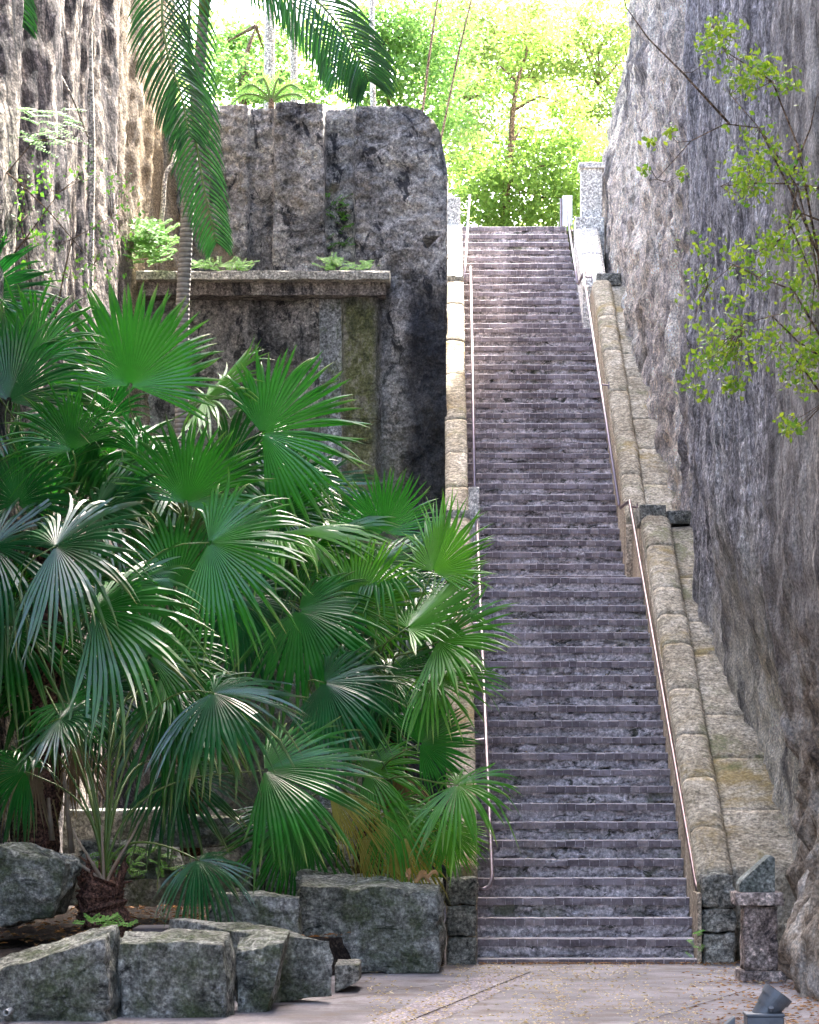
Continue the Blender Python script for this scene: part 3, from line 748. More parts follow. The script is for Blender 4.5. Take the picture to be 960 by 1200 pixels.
def pillar():
    t = empty('gate_pillar', (xat(693, 43.6), 43.6, 9.7), 'square pale pillar with capstone at top right of the stairs', 'pillar')
    x0, x1 = xat(681, 43.6), xat(706, 43.6)
    mb = MB(); mb.box((x0, 43.6, 9.0), (x1, 43.9, zat(197, 43.6))); mb.build('shaft', M['concrete_pale'], t, bevel=.01)
    mb = MB(); mb.box((x0-.035, 43.56, zat(197, 43.6)+.002), (x1+.035, 43.94, zat(191, 43.6))); mb.add([(x0-.035,43.56,zat(191,43.6)),(x1+.035,43.56,zat(191,43.6)),(x1+.035,43.94,zat(191,43.6)),(x0-.035,43.94,zat(191,43.6)),((x0+x1)/2,43.75,zat(187,43.6))], [(0,1,4),(1,2,4),(2,3,4),(3,0,4)])
    mb.build('cap', M['concrete_pale'], t)
    mb = MB(); mb.box((x0-.09, 43.42, 9.0), (x1+.02, 44.0, zat(254, 43.42))); mb.build('plinth', M['concrete_pale'], t, bevel=.01)
pillar()
def panel():
    Y = 45.2; t = empty('notice_post', (xat(664, Y), Y, ZT), 'pale blank panel on a slim post at the crest of the stairs', 'sign')
    mb = MB(); mb.box((xat(659.5, Y), Y, zat(264, Y)), (xat(671, Y), Y+.06, zat(229, Y))); mb.build('panel', M['panel'], t, bevel=.008)
    mb = MB(); mb.tube([(xat(658, Y), Y+.03, ZT-.05), (xat(658, Y), Y+.03, zat(232, Y))], .02); mb.build('post', M['rail'], t)
panel()

# =========================================================== HANDRAILS
def rail(label, pts, ends, brackets, mat, wallx):
    p0 = Vector(pts[0]); t = empty('handrail', p0, label, 'handrail', 'steel handrails along the stairs')
    mb = MB(); mb.tube(pts, .0185, 10); mb.build('rail', mat, t, smooth=True)
    for p in brackets:
        q = Vector(p); m2 = MB(); m2.tube([q, (wallx, q.y, q.z-.01)], .012, 8); m2.box((wallx-.006, q.y-.04, q.z-.05), (wallx+.006, q.y+.04, q.z+.03)); m2.build('bracket', mat, t)
def on(p, q, t): p, q = Vector(p), Vector(q); return p+(q-p)*t
a = at(577, 1028, 24.95); b_ = at(557.5, 578, 32.6)
e1 = a+Vector((0, -.03, -.07)); e2 = Vector((.33, a.y-.05, a.z-.10))
rail('left handrail of the lower flight, turned into the wall at its foot', [e2, e2+Vector((.05, 0, 0)), e1+Vector((-.02, 0, 0)), a, on(a, b_, .33), on(a, b_, .66), b_], 0, [on(a, b_, .6), on(a, b_, .3)], M['rail'], .325)
a = at(556.5, 572, 33.0); b_ = at(551.5, 317, 41.0)
rail('long left handrail of the middle flight', [a, on(a, b_, .5), b_, b_+Vector((0, .06, .06))], 0, [on(a, b_, .47), on(a, b_, .98)], M['rail'], .325)
a = at(544.5, 326, 41.0); b_ = at(548, 264, 44.3); c_ = at(550.5, 228, 44.4)
rail('short left handrail at the top flight with upright end post', [a, on(a, b_, .5), b_, c_], 0, [on(a, b_, .05)], M['rail'], .325)
a = at(819, 1046, 24.75); b_ = at(738.5, 590, 32.4); a2 = at(816, 1036, 24.85)
rail('right handrail of the lower flight, brown and thick, ending low by the pier', [a+Vector((.04, 0, -.03)), a, a2, on(a2, b_, .3), on(a2, b_, .6), b_, b_+Vector((0, .05, .035)), at(727, 595, 32.9)], 0, [on(a2, b_, .03), on(a2, b_, .49), on(a2, b_, .99)], M['rail_brown'], 2.185)
a = at(725.5, 592, 32.95); b_ = at(684.5, 322, 40.8)
rail('right handrail of the middle flight beside the yellow coping', [a, on(a, b_, .5), b_, at(686, 316, 40.9), at(678, 333, 41.1)], 0, [on(a, b_, .47), on(a, b_, .99)], M['rail'], 2.12)
a = at(677, 332, 41.15); b_ = at(667.5, 268, 44.3); c_ = at(665.5, 240, 44.4)
rail('short right handrail at the top flight below the pillar', [a, on(a, b_, .5), b_, c_], 0, [on(a, b_, .97)], M['rail'], 2.03)

# =========================================================== BOULDERS, BLOCKS, LOW WALLS
def block(name, label, cat, fr4, Yf, dep, mat, n=16, amp=.03, fq=3, seed=0, rnd=.24, back=None, group=None, crack=.02, strata=0, topback=0, slant=0):
    """fr4 = pixel corners bottom-left, bottom-right, top-right, top-left of the front face"""
    bl, br, tr, tl = [at(p[0], p[1], Yf) for p in fr4]
    sx = slant
    d = Vector((sx, dep, 0)); u = Vector((0, 0, topback))
    c8 = [bl, br, br+d, bl+d, tl, tr, tr+d+u, tl+d+u]
    V, Fc = hexrock(c8, n, amp, fq, seed, rnd, crack, strata)
    mb = MB(); mb.add(V, Fc); base = (bl+br)/2+d/2; base.z = min(bl.z, br.z)
    o = mb.build(name, M[mat], smooth=True, base=base); tag(o, label, cat, group); return o
GB = 'rough boulders edging the planting bed'
block('boulder', 'large grey boulder in the bottom left corner of the foreground', 'boulder', [(-30, 1235), (138, 1222), (128, 1092), (-30, 1140)], 18.9, .9, 'boulder0', 40, .03, 2.2, 1, .28, strata=.008, group=GB, crack=.035, topback=.06)
block('boulder', 'upright bluish boulder face right of the large corner boulder', 'boulder', [(134, 1222), (273, 1212), (268, 1102), (132, 1100)], 19.2, .7, 'boulder1', 38, .018, 2.4, 2, .24, group=GB, topback=.06)
block('boulder', 'narrow dark boulder with sloping right side between blue face and mossy block', 'boulder', [(276, 1208), (310, 1205), (338, 1098), (272, 1110)], 19.6, .8, 'boulder2', 34, .02, 3, 3, .26, group=GB, topback=.05)
block('boulder', 'mossy squared boulder with flat top jutting out to the paving', 'boulder', [(300, 1180), (402, 1172), (400, 1100), (300, 1092)], 20.45, .9, 'boulder1', 38, .018, 2.6, 4, .24, strata=.006, group=GB, topback=.08, slant=-.75)
block('stone_slab', 'small pale kerb slab peeping out beside the mossy squared boulder', 'slab', [(392, 1165), (421, 1150), (421, 1131), (392, 1131)], 21.4, .7, 'pier', 10, .01, 4, 5, .06)
block('boulder', 'big square cut stone block left of the stair pier topped with dry leaves', 'boulder', [(352, 1140), (519, 1143), (521, 1043), (345, 1036)], 23.4, 1.1, 'boulder3', 44, .022, 2.4, 6, .13, group=GB, crack=.03, strata=.012, topback=.07)
block('boulder', 'low rounded rock lying against left end of the square cut block', 'boulder', [(333, 1075), (400, 1080), (395, 1022), (338, 1018)], 24.3, .7, 'boulder3', 16, .03, 3, 16, .16, group=GB)
block('stone_slab', 'low mossy slab lying behind the squared boulder', 'slab', [(236, 1098), (352, 1098), (350, 1052), (250, 1046)], 22.4, .45, 'boulder2', 16, .02, 3, 7, .08)
block('boulder', 'smooth sloping boulder at the left edge behind the corner boulder', 'boulder', [(-30, 1094), (60, 1078), (83, 1010), (-20, 985)], 22.0, 1.1, 'boulder3', 34, .04, 2, 8, .22, group=GB, strata=.02)
block('stone_slab', 'flat ribbed slab lying between the two palm trunks', 'slab', [(95, 1032), (208, 1030), (200, 996), (92, 984)], 24.6, 1.0, 'boulder3', 18, .02, 3, 9, .12, strata=.03)
block('stone_slab', 'thick ribbed slab raised on the low garden wall', 'slab', [(172, 996), (296, 992), (292, 958), (178, 955)], 26.6, .8, 'boulder3', 18, .02, 3, 10, .10, strata=.03)
def rubble():
    t = empty('rubble_wall', (xat(330, 26), 26, .3), 'low dark rubble wall of small stones under the palms', 'wall')
    r_ = random.Random(4)
    for row in range(5):
        px = 284 + r_.uniform(-6, 6)
        while px < 372:
            w = r_.uniform(14, 26); y1 = 1046-row*15; hgt = r_.uniform(14, 17)
            bl, br, tr, tl = at(px, y1, 25.9), at(px+w-1, y1, 25.9), at(px+w-1.5, y1-hgt, 25.9), at(px, y1-hgt, 25.9)
            d = Vector((0, .3, 0)); V, Fc = hexrock([bl, br, br+d, bl+d, tl, tr, tr+d, tl+d], 5, .012, 6, r_.random()*20, .2)
            mb = MB(); mb.add(V, Fc); mb.build('stone', M['boulder%d' % r_.choice([0, 2, 3])], t, smooth=True); px += w
rubble()
V, Fc = hexrock(boxc(-4.1, -.2, 29.6, 30.0, 0, zat(948, 29.6)), 30, .03, 1.5, 12, .02); mb = MB(); mb.add(V, Fc)
o = mb.build('garden_wall', M['boulder0'], smooth=True); tag(o, 'long low stone garden wall in the shade behind the palms', 'wall')

def foot():
    r_ = random.Random(12)
    for i, (px, py, Y, w, h) in enumerate([(948, 1146, 22.6, 42, 60), (915, 1140, 23.3, 26, 26), (965, 1165, 21.6, 40, 44), (935, 1128, 23.6, 22, 34)]):
        b_ = at(px, py, Y); s_ = w*Y/F; V, Fc = hexrock(boxc(b_.x-s_/2, b_.x+s_/2, Y, Y+.5, -.05, h*Y/F), 14, .05, 4, i+60, .35); mb = MB(); mb.add(V, Fc)
        o = mb.build('rock', M['pier'], smooth=True); tag(o, ['mossy rock at the foot of the right cliff nearest the pedestal', 'small low rock between pedestal and cliff foot', 'mossy rock at the right edge above the leaf litter', 'tall narrow rock leaning on the cliff behind the mossy ones'][i], 'rock', 'rocks at the foot of the right cliff')
foot()
# =========================================================== PEDESTAL, LAMP, PIPE
def pedestal():
    Y = 22.5; t = empty('stone_pedestal', (xat(892, Y), Y+.15, 0), 'brown stone pedestal with sloping dark tablet by the right hand cliff', 'pedestal')
    c = lambda x0, x1, y1, y0, ya, yb: boxc(xat(x0, Y), xat(x1, Y), ya, yb, zat(y0, Y) if y0 else -.01, zat(y1, Y))
    for nm, args, mt, am, rn in (('base', (867, 921, 1138, None, Y-.06, Y+.42), 'pedestal', .006, .02), ('shaft', (872, 912, 1061, 1138, Y, Y+.32), 'pedestal', .014, .05), ('cap_slab', (861, 918, 1046, 1061, Y-.06, Y+.38), 'pedestal', .006, .03)):
        V, Fc = hexrock(c(*args), 12, am, 5, len(nm), rn); mb = MB(); mb.add(V, Fc); mb.build(nm, M[mt], t, smooth=True)
    mb = MB(); pl = [(867, 1046), (908.5, 1046), (908.5, 1006), (905, 1003), (901, 1004), (869, 1033), (867, 1037)]
    mb.prism([(xat(x, Y), zat(y, Y)+.002) for x, y in pl], Y, Y+.3); mb.build('tablet', M['plaque'], t, bevel=.006)
pedestal()
def spotlight():
    Y = 17.9; t = empty('spotlight', (xat(896, Y), Y, 0), 'blue grey ground spotlight tilted upwards in the bottom right corner', 'lamp')
    x0, x1 = xat(874, Y), xat(917, Y); zt = zat(1187, Y)
    mb = MB(); mb.box((x0, Y-.09, .0), (x1, Y+.12, zt-.02)); mb.box((x0-.006, Y-.096, zt-.019), (x1+.006, Y+.126, zt)); mb.build('junction_box', M['lamp'], t, bevel=.006)
    p0 = at(894, 1190, Y+.02); p1 = at(911, 1166, Y+.02); ax = (p1-p0).normalized()
    mb = MB(); mb.tube([p0-ax*.02, p0+ax*.06, p0+ax*.06, p1-ax*.03, p1-ax*.03, p1+ax*.02], [.070, .074, .082, .088, .096, .098], 28, cap=True); h = mb.build('lamp_head', M['lamp'], t, smooth=False)
    mb = MB(); mb.tube([p1+ax*.021, p1+ax*.023], [.08, .08], 24); ln = mb.build('lens', M['lamp_in'], t); ln.parent = h; ln.location = (0, 0, 0)
    mb = MB(); q = p0+ax*.07; mb.tube([q+Vector((0, -.10, 0)), q+Vector((0, -.085, -.02))], .016, 10); s2 = mb.build('tilt_bolt', M['lamp'], t); s2.parent = h; s2.location = (0, 0, 0)
spotlight()
mb = MB(); Y = 17.7
x0, x1 = xat(838, Y), xat(862, Y); mb.add([(x0, Y, 0), (x1, Y, 0), (x1, Y+.14, 0), (x0, Y+.14, 0), (x0+.03, Y+.01, .055), (x1, Y+.0, zat(1191, Y)), (x1, Y+.12, zat(1191, Y)), (x0+.03, Y+.13, .055)], [(0,3,2,1),(4,5,6,7),(0,1,5,4),(1,2,6,5),(2,3,7,6),(3,0,4,7)])
o = mb.build('cable_box', M['lamp'], bevel=.008); tag(o, 'small low dark box on the paving left of the spotlight', 'box')
mb = MB(); Y = 18.72; p = at(7, 1187, Y)
def ring_tube(mb, p, ax, r0, r1, L, seg=24):
    ax = ax.normalized(); a = ax.orthogonal().normalized(); b = ax.cross(a); V = []
    for (r, l) in ((r0, 0), (r1, 0), (r1, L), (r0, L)):
        for k in range(seg):
            c = 2*math.pi*k/seg; V.append(tuple(p + (a*math.cos(c)+b*math.sin(c))*r + ax*l))
    mb.add(V, [(i*seg+k, ((i+1) % 4)*seg+k, ((i+1) % 4)*seg+(k+1) % seg, i*seg+(k+1) % seg) for i in range(4) for k in range(seg)])
ring_tube(mb, p, Vector((0, 1, 0)), .016, .021, .25); o = mb.build('drain_pipe', M['pvc'], smooth=True); tag(o, 'short white pipe end poking out of the corner boulder', 'pipe')

# =========================================================== FAN PALMS
def frond_mesh(mb, hub, ang, tilt, roll, Rr, spread=230, cup=.15, droop=.25, fold=.12, nseg=46, split=.54, seed=0, curl=.13):
    r_ = random.Random(seed)
    ca, sa, ct, st_ = math.cos(R(ang)), math.sin(R(ang)), math.cos(R(tilt)), math.sin(R(tilt))
    a = Vector((ca*ct, -st_, sa*ct)).normalized()          # axis; tilt>0 leans to the camera
    n0 = Vector((0, -1, 0)); n0 = (n0 - a*n0.dot(a))
    if n0.length < 1e-3: n0 = Vector((0, 0, 1))
    n0.normalize()
    n = Matrix.Rotation(R(roll), 3, a) @ n0
    b = n.cross(a).normalized()
    dth = R(spread)/nseg
    rs = [0.03, .22, .40, split, split+.14, split+.27, .9, 1.0]
    rs = sorted(set(min(1.0, x) for x in rs))
    V = []; Fc = []
    for i in range(nseg):
        th = -R(spread)/2 + dth*(i+.5)
        s_ = abs(th)/(R(spread)/2)
        Ls = Rr*(1 - .28*s_**2.2 + r_.uniform(-.05, .04)); kink = r_.uniform(-.07, .07)*(1+2*(r_.random() < .12))
        dr = droop*(1+r_.uniform(-.35, .6)+(1.2 if r_.random() < .07 else 0)); cl = r_.uniform(-curl, curl)
        sp_i = split*(1+r_.uniform(-.08, .08))
        base = len(V)
        for q, rf in enumerate(rs):
            r0 = rf*Ls
            over = max(0, rf-split)/(1-split)
            half = dth*.5
            if rf <= split: w = half*r0
            else: w = half*split*Ls*max(.02, (1-over**2.0))*(.95+.25*over)
            t2 = th + kink*over
            for side in (-1, 0, 1):
                if rf <= split:
                    tt = th + half*side; dirv = a*math.cos(tt)+b*math.sin(tt); pos = dirv*r0*(1 if side == 0 else 1.0)
                else:
                    dirv = a*math.cos(t2)+b*math.sin(t2); perp = -a*math.sin(t2)+b*math.cos(t2); pos = dirv*r0 + perp*w*side
                    tt = t2
                pl = .35*half*r0 if rf <= split else .5*w
                off = n*(pl*(1 if side == 0 else -1)*.8)
                off += n*(cup*Rr*(rf**1.6)) - n*(fold*abs(math.sin(tt))*r0)
                off += n*(cl*Rr*over**2)
                pz = Vector((0, 0, -1))*(dr*Rr*(rf**2.6))
                V.append(tuple(Vector(hub)+pos+off+pz))
        for q in range(len(rs)-1):
            k = base+q*3
            Fc += [(k, k+1, k+4, k+3), (k+1, k+2, k+5, k+4)]
    mb.add(V, Fc)
    k_ = len(rs)*3; tips = []
    for i in range(nseg):
        m_ = r_.random()**2
        for rf in rs: tips += [(.15+.8*m_)*max(0, (rf-.72)/.28)**1.5]*3
    mb.tips = tips; return a
def fan_palm(base, heart, label, trunkR, fronds, trunk_mat='fibre', stub=True):
    base = Vector(base); heart = Vector(heart)
    t = empty('fan_palm', base, label, 'palm', 'fan palms filling the left foreground')
    mb = MB(); n = 14; pts = []; rad = []
    for i in range(n+1):
        s_ = i/n; pts.append(base.lerp(heart, s_)+Vector((.02*math.sin(s_*7), 0, 0))); rad.append(trunkR*(1.15-.3*s_+.12*math.sin(i*2.3)))
    mb.tube(pts, rad, 12)
    # old leaf bases as ragged boots
    H = (heart-base).length
    r_ = random.Random(int(base.x*100))
    for i in range(int(70+H*60)):
        s_ = r_.random(); c = r_.uniform(0, 6.28); p = base.lerp(heart, s_); d = Vector((math.cos(c), math.sin(c), 0))
        p0 = p+d*trunkR*.7; L = r_.uniform(.08, .2); p1 = p0+d*r_.uniform(.02, .07)+Vector((0, 0, L*.8)); p2 = p1+d*r_.uniform(-.02, .05)+Vector((r_.uniform(-.03,.03), 0, L*.4*r_.uniform(-.3, 1)))
        mb.tube([p0, p1, p2], [.022, .014, .004], 5)
    mb.build('trunk', M[trunk_mat], t, smooth=False)
    for i, f in enumerate(fronds):
        (px, py, Y, ang, tilt, roll, Rp) = f[:7]; kw = f[7] if len(f) > 7 else {}
        kw = dict(kw); mat = kw.pop('mat', 'palm'); 
        hub = at(px, py, Y); Rr = Rp*Y/F
        mb = MB(); a = frond_mesh(mb, hub, ang, tilt, roll, Rr, seed=i*13+int(px), **kw)
        fo = mb.build('leaf', M[mat], t, smooth=False)
        mb = MB(); L = (hub-heart).length
        c1 = heart + Vector((0, 0, .5*L)) + (hub-heart)*.1; c2 = hub - a*.35*L
        pts = bez(heart, c1, c2, hub, 12); mb.tube(pts, [.013-.007*j/12 for j in range(13)], 6)
        so = mb.build('leaf_stalk', M['petiole'], t, smooth=True); so.parent = fo; so.location = (0, 0, 0)
    return t
dp = dict
# (hub px, py, depth, axis angle, tilt, roll, radius px, options)
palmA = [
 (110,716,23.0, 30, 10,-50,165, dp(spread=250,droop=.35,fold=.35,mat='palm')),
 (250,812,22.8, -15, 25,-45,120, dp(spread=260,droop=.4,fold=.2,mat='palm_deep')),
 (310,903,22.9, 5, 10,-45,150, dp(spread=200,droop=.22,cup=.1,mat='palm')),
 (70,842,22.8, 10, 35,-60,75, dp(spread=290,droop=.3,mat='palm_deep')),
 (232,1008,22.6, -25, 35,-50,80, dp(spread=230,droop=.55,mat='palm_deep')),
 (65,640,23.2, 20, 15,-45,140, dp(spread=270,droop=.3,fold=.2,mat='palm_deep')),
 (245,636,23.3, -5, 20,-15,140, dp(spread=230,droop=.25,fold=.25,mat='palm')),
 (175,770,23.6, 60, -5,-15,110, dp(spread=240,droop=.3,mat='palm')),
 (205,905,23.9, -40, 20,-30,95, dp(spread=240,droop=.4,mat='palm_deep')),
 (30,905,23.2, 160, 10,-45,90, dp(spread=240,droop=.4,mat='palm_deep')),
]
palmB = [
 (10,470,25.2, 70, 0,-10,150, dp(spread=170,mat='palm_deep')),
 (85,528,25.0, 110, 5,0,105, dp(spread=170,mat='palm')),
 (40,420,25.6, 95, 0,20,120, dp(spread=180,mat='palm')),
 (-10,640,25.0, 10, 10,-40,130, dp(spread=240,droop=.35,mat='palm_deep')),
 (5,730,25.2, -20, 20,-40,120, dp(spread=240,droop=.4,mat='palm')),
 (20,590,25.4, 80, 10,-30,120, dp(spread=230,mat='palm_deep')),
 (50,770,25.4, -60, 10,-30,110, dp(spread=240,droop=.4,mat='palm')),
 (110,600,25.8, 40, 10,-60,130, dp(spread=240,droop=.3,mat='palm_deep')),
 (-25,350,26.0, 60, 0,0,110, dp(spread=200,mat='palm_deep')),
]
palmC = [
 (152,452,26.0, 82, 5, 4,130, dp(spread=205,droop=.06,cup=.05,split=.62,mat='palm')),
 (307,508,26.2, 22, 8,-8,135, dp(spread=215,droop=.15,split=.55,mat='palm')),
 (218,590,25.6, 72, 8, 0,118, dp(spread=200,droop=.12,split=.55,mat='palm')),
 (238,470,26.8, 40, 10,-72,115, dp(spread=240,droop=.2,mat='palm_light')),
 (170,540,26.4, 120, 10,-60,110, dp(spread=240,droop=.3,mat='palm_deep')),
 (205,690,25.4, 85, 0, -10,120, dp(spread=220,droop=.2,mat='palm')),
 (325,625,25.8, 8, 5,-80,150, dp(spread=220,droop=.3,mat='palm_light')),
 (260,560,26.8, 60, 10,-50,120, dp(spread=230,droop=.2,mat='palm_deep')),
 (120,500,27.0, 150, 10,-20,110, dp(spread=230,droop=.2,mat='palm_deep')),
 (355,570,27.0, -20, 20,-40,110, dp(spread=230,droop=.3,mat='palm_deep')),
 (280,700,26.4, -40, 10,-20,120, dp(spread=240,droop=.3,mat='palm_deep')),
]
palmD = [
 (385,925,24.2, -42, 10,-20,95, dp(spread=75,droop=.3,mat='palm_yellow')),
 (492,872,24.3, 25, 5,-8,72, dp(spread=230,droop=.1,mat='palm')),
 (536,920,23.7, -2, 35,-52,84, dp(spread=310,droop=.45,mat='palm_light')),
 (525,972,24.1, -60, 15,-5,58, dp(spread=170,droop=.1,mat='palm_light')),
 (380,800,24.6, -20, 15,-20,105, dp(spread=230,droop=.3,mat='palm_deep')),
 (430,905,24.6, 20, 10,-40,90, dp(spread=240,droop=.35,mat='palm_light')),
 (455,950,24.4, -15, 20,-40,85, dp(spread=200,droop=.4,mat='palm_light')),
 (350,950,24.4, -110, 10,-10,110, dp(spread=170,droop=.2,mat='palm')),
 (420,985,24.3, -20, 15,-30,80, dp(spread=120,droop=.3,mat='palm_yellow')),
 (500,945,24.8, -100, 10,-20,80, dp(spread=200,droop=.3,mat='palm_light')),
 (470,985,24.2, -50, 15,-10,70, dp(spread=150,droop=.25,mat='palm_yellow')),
]
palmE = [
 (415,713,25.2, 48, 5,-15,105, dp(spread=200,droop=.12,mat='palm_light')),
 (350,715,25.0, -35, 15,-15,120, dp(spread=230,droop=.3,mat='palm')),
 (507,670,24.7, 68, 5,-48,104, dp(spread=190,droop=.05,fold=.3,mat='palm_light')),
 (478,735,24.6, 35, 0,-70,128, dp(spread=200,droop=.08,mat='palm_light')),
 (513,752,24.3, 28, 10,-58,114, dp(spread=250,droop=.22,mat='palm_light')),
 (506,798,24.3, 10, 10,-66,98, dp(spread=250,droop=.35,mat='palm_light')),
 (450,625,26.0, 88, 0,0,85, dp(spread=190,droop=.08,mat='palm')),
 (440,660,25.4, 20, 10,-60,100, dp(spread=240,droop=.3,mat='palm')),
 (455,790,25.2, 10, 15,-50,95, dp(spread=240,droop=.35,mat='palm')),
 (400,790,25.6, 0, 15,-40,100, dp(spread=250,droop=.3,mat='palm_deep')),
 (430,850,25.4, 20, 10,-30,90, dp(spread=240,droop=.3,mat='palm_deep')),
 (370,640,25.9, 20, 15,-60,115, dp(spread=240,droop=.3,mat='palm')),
]
pa = fan_palm(at(118, 1088, 23.0), at(122, 1030, 23.0), 'nearest fan palm with long arching stalks from a fibrous stump behind the boulders', .185, palmA)
pb = fan_palm(at(42, 1015, 25.3), at(62, 640, 25.4), 'fan palm at the left edge with a thick shaggy brown trunk', .16, palmB)
pc = fan_palm(at(222, 1000, 27.4), at(225, 640, 26.6), 'tallest fan palm in the middle with broad upright dark leaves', .1, palmC)
pd = fan_palm(at(430, 1030, 24.9), at(432, 985, 24.9), 'low fan palm with yellowing leaves hanging over the square cut block', .1, palmD)
pe = fan_palm(at(470, 1035, 26.0), at(462, 850, 25.8), 'fan palm leaning toward the stair rail with pale shining leaves', .07, palmE)
# extra random inner leaves for density
def fill(t, heart, n, xr, yr, Yr, seed, mats=('palm', 'palm_deep')):
    r_ = random.Random(seed)
    for i in range(n):
        px = r_.uniform(*xr); py = r_.uniform(*yr); Y = r_.uniform(*Yr); hub = at(px, py, Y)
        mb = MB(); a = frond_mesh(mb, hub, r_.uniform(-60, 120), r_.uniform(-10, 40), r_.uniform(-80, 10), r_.uniform(75, 125)*Y/F, spread=r_.uniform(200, 270), droop=r_.uniform(.15, .45), seed=seed*100+i, nseg=42)
        fo = mb.build('leaf', M[r_.choice(mats)], t); mb = MB(); hv = Vector(heart); L = (hub-hv).length
        pts = bez(hv, hv+Vector((0, 0, .5*L))+(hub-hv)*.1, hub-a*.35*L, hub, 12); mb.tube(pts, [.013-.007*j/12 for j in range(13)], 6)
        so = mb.build('leaf_stalk', M['petiole'], t, smooth=True); so.parent = fo; so.location = (0, 0, 0)
fill(pb, at(62, 640, 25.4), 10, (-30, 90), (400, 860), (25.6, 27), 3)
fill(pc, at(225, 640, 26.6), 20, (90, 350), (500, 740), (26.6, 28), 4)
fill(pe, at(462, 850, 25.8), 9, (350, 480), (680, 860), (26.2, 27.4), 5)
fill(pa, at(122, 1048, 23), 6, (60, 260), (700, 840), (23.9, 25.2), 6)
M['palm_dead'] = leafmat('dead palm leaf', (.2, .12, .06), (.34, .24, .14), .12, .7, .25, isl=False)
for (t_, hv, fr_) in ((pb, at(58, 800, 25.3), [(38, 880, 25.1, -95, 5, -20, 80), (88, 870, 25.2, -80, 5, 10, 70)]), (pc, at(225, 700, 26.6), [(238, 800, 26.2, -92, 0, -10, 85)]), (pe, at(462, 850, 25.8), [(474, 905, 25.3, -88, 5, -15, 60)])):
    for q, (px, py, Y, an, ti, ro, Rp) in enumerate(fr_):
        hub = at(px, py, Y); mb = MB(); a = frond_mesh(mb, hub, an, ti, ro, Rp*Y/F, spread=120, droop=.2, fold=.5, curl=.35, nseg=30, seed=q+int(px))
        fo = mb.build('dead_leaf', M['palm_dead'], t_); mb = MB(); mb.tube(bez(hv, hv+Vector((.05, -.05, .05)), hub+Vector((0, 0, .15)), hub, 8), .007, 5); so = mb.build('leaf_stalk', M['petiole_dry'], t_); so.parent = fo; so.location = (0, 0, 0)
# dry stalks on the front stump
for i in range(5):
    mb = MB(); h = at(122, 1050, 22.9); q = h+Vector((random.uniform(-.25, .3), -.05, random.uniform(.2, .6)))
    mb.tube(bez(h, h+Vector((0, 0, .2)), q-Vector((0, 0, .1)), q, 8), [.016, .016, .014, .014, .012, .012, .01, .008, .006], 5); mb.build('dry_stalk', M['petiole_dry'], pa, smooth=True)
for (a, b_) in (((75, 905, 25.0), (84, 1000, 25.0)), ((57, 935, 25.1), (61, 985, 25.1))):
    mb = MB(); mb.tube([at(*a), at(*b_)], [.014, .03], 6); mb.build('dry_stalk', M['petiole_dry'], pb, smooth=True)

# =========================================================== FEATHER PALMS
def feather_frond(t, pts, Ls, n=46, mat='feather', seed=0, hang=.5, wid=.033):
    r_ = random.Random(seed); pts = [Vector(p) for p in pts]
    # resample
    c = []
    for i in range(len(pts)-1):
        p0 = pts[max(i-1, 0)]; p1 = pts[i]; p2 = pts[i+1]; p3 = pts[min(i+2, len(pts)-1)]
        for k in range(10):
            u = k/10; c.append(.5*((2*p1)+(-p0+p2)*u+(2*p0-5*p1+4*p2-p3)*u*u+(-p0+3*p1-3*p2+p3)*u**3))
    c.append(pts[-1]); m = len(c)
    mb = MB(); mb.tube(c, [.022*(1-.85*i/m)+.002 for i in range(m)], 6)
    rc = MB(); V = []; Fc = []
    for i in range(n):
        s_ = .06+.94*(i+.5)/n; f = s_*(m-1); j = min(int(f), m-2); p = c[j].lerp(c[j+1], f-j); tan = (c[j+1]-c[j]).normalized()
        side = tan.cross(Vector((0, -1, .35))).normalized()
        L = Ls*(math.sin(math.pi*min(1, .12+s_*.82))**.55)*r_.uniform(.9, 1.08)
        for sg in (-1, 1):
            d = (side*sg*.75 + tan*.65 + Vector((0, r_.uniform(-.25, .15), 0))).normalized()
            prev = p; cur = d.copy(); b0 = len(V); w = wid
            nseg = 6
            for q in range(nseg+1):
                ww = w*(math.sin(math.pi*(.12+.88*q/nseg))**.7 if q < nseg else .02)
                wd = cur.cross(Vector((.2, -1, .2))).normalized(); fold = Vector((0, -1, 0))*ww*.25
                V += [tuple(prev-wd*ww*.5+fold), tuple(prev), tuple(prev+wd*ww*.5+fold)]
                cur = (cur + Vector((0, 0, -hang*.33*(.5+q/nseg)))).normalized(); prev = prev+cur*L/nseg
            for q in range(nseg):
                k = b0+q*3; Fc += [(k, k+1, k+4, k+3), (k+1, k+2, k+5, k+4)]
    rc.add(V, Fc); fo = rc.build('frond', M[mat], t)
    so = mb.build('rachis', M['petiole'], t, smooth=True); so.parent = fo; so.location = (0, 0, 0)
base = at(212, 1000, 33.2); base.z = .3
fp = empty('feather_palm', base, 'tall slender feather palm with ringed grey trunk and drooping fronds', 'palm')
crown = at(243, -75, 33.2)
mb = MB(); k1 = at(214, 360, 33.2); k2 = at(221, 220, 33.2); k3 = at(233, 90, 33.2)
pts = [base, at(212, 700, 33.2), k1, k2, k3, at(240, 0, 33.2), crown]
sp_ = []
for i in range(len(pts)-1):
    for k in range(8): sp_.append(pts[i].lerp(pts[i+1], k/8))
sp_.append(pts[-1]); mb.tube(sp_, [.088-.03*i/len(sp_) for i in range(len(sp_))], 14); mb.build('trunk', M['palm_trunk'], fp, smooth=True)
mb = MB(); mb.tube([at(238, 30, 33.2), at(241, -20, 33.2), crown], [.062, .075, .04], 14); mb.build('crownshaft', M['petiole'], fp, smooth=True)
Yp = 33.2
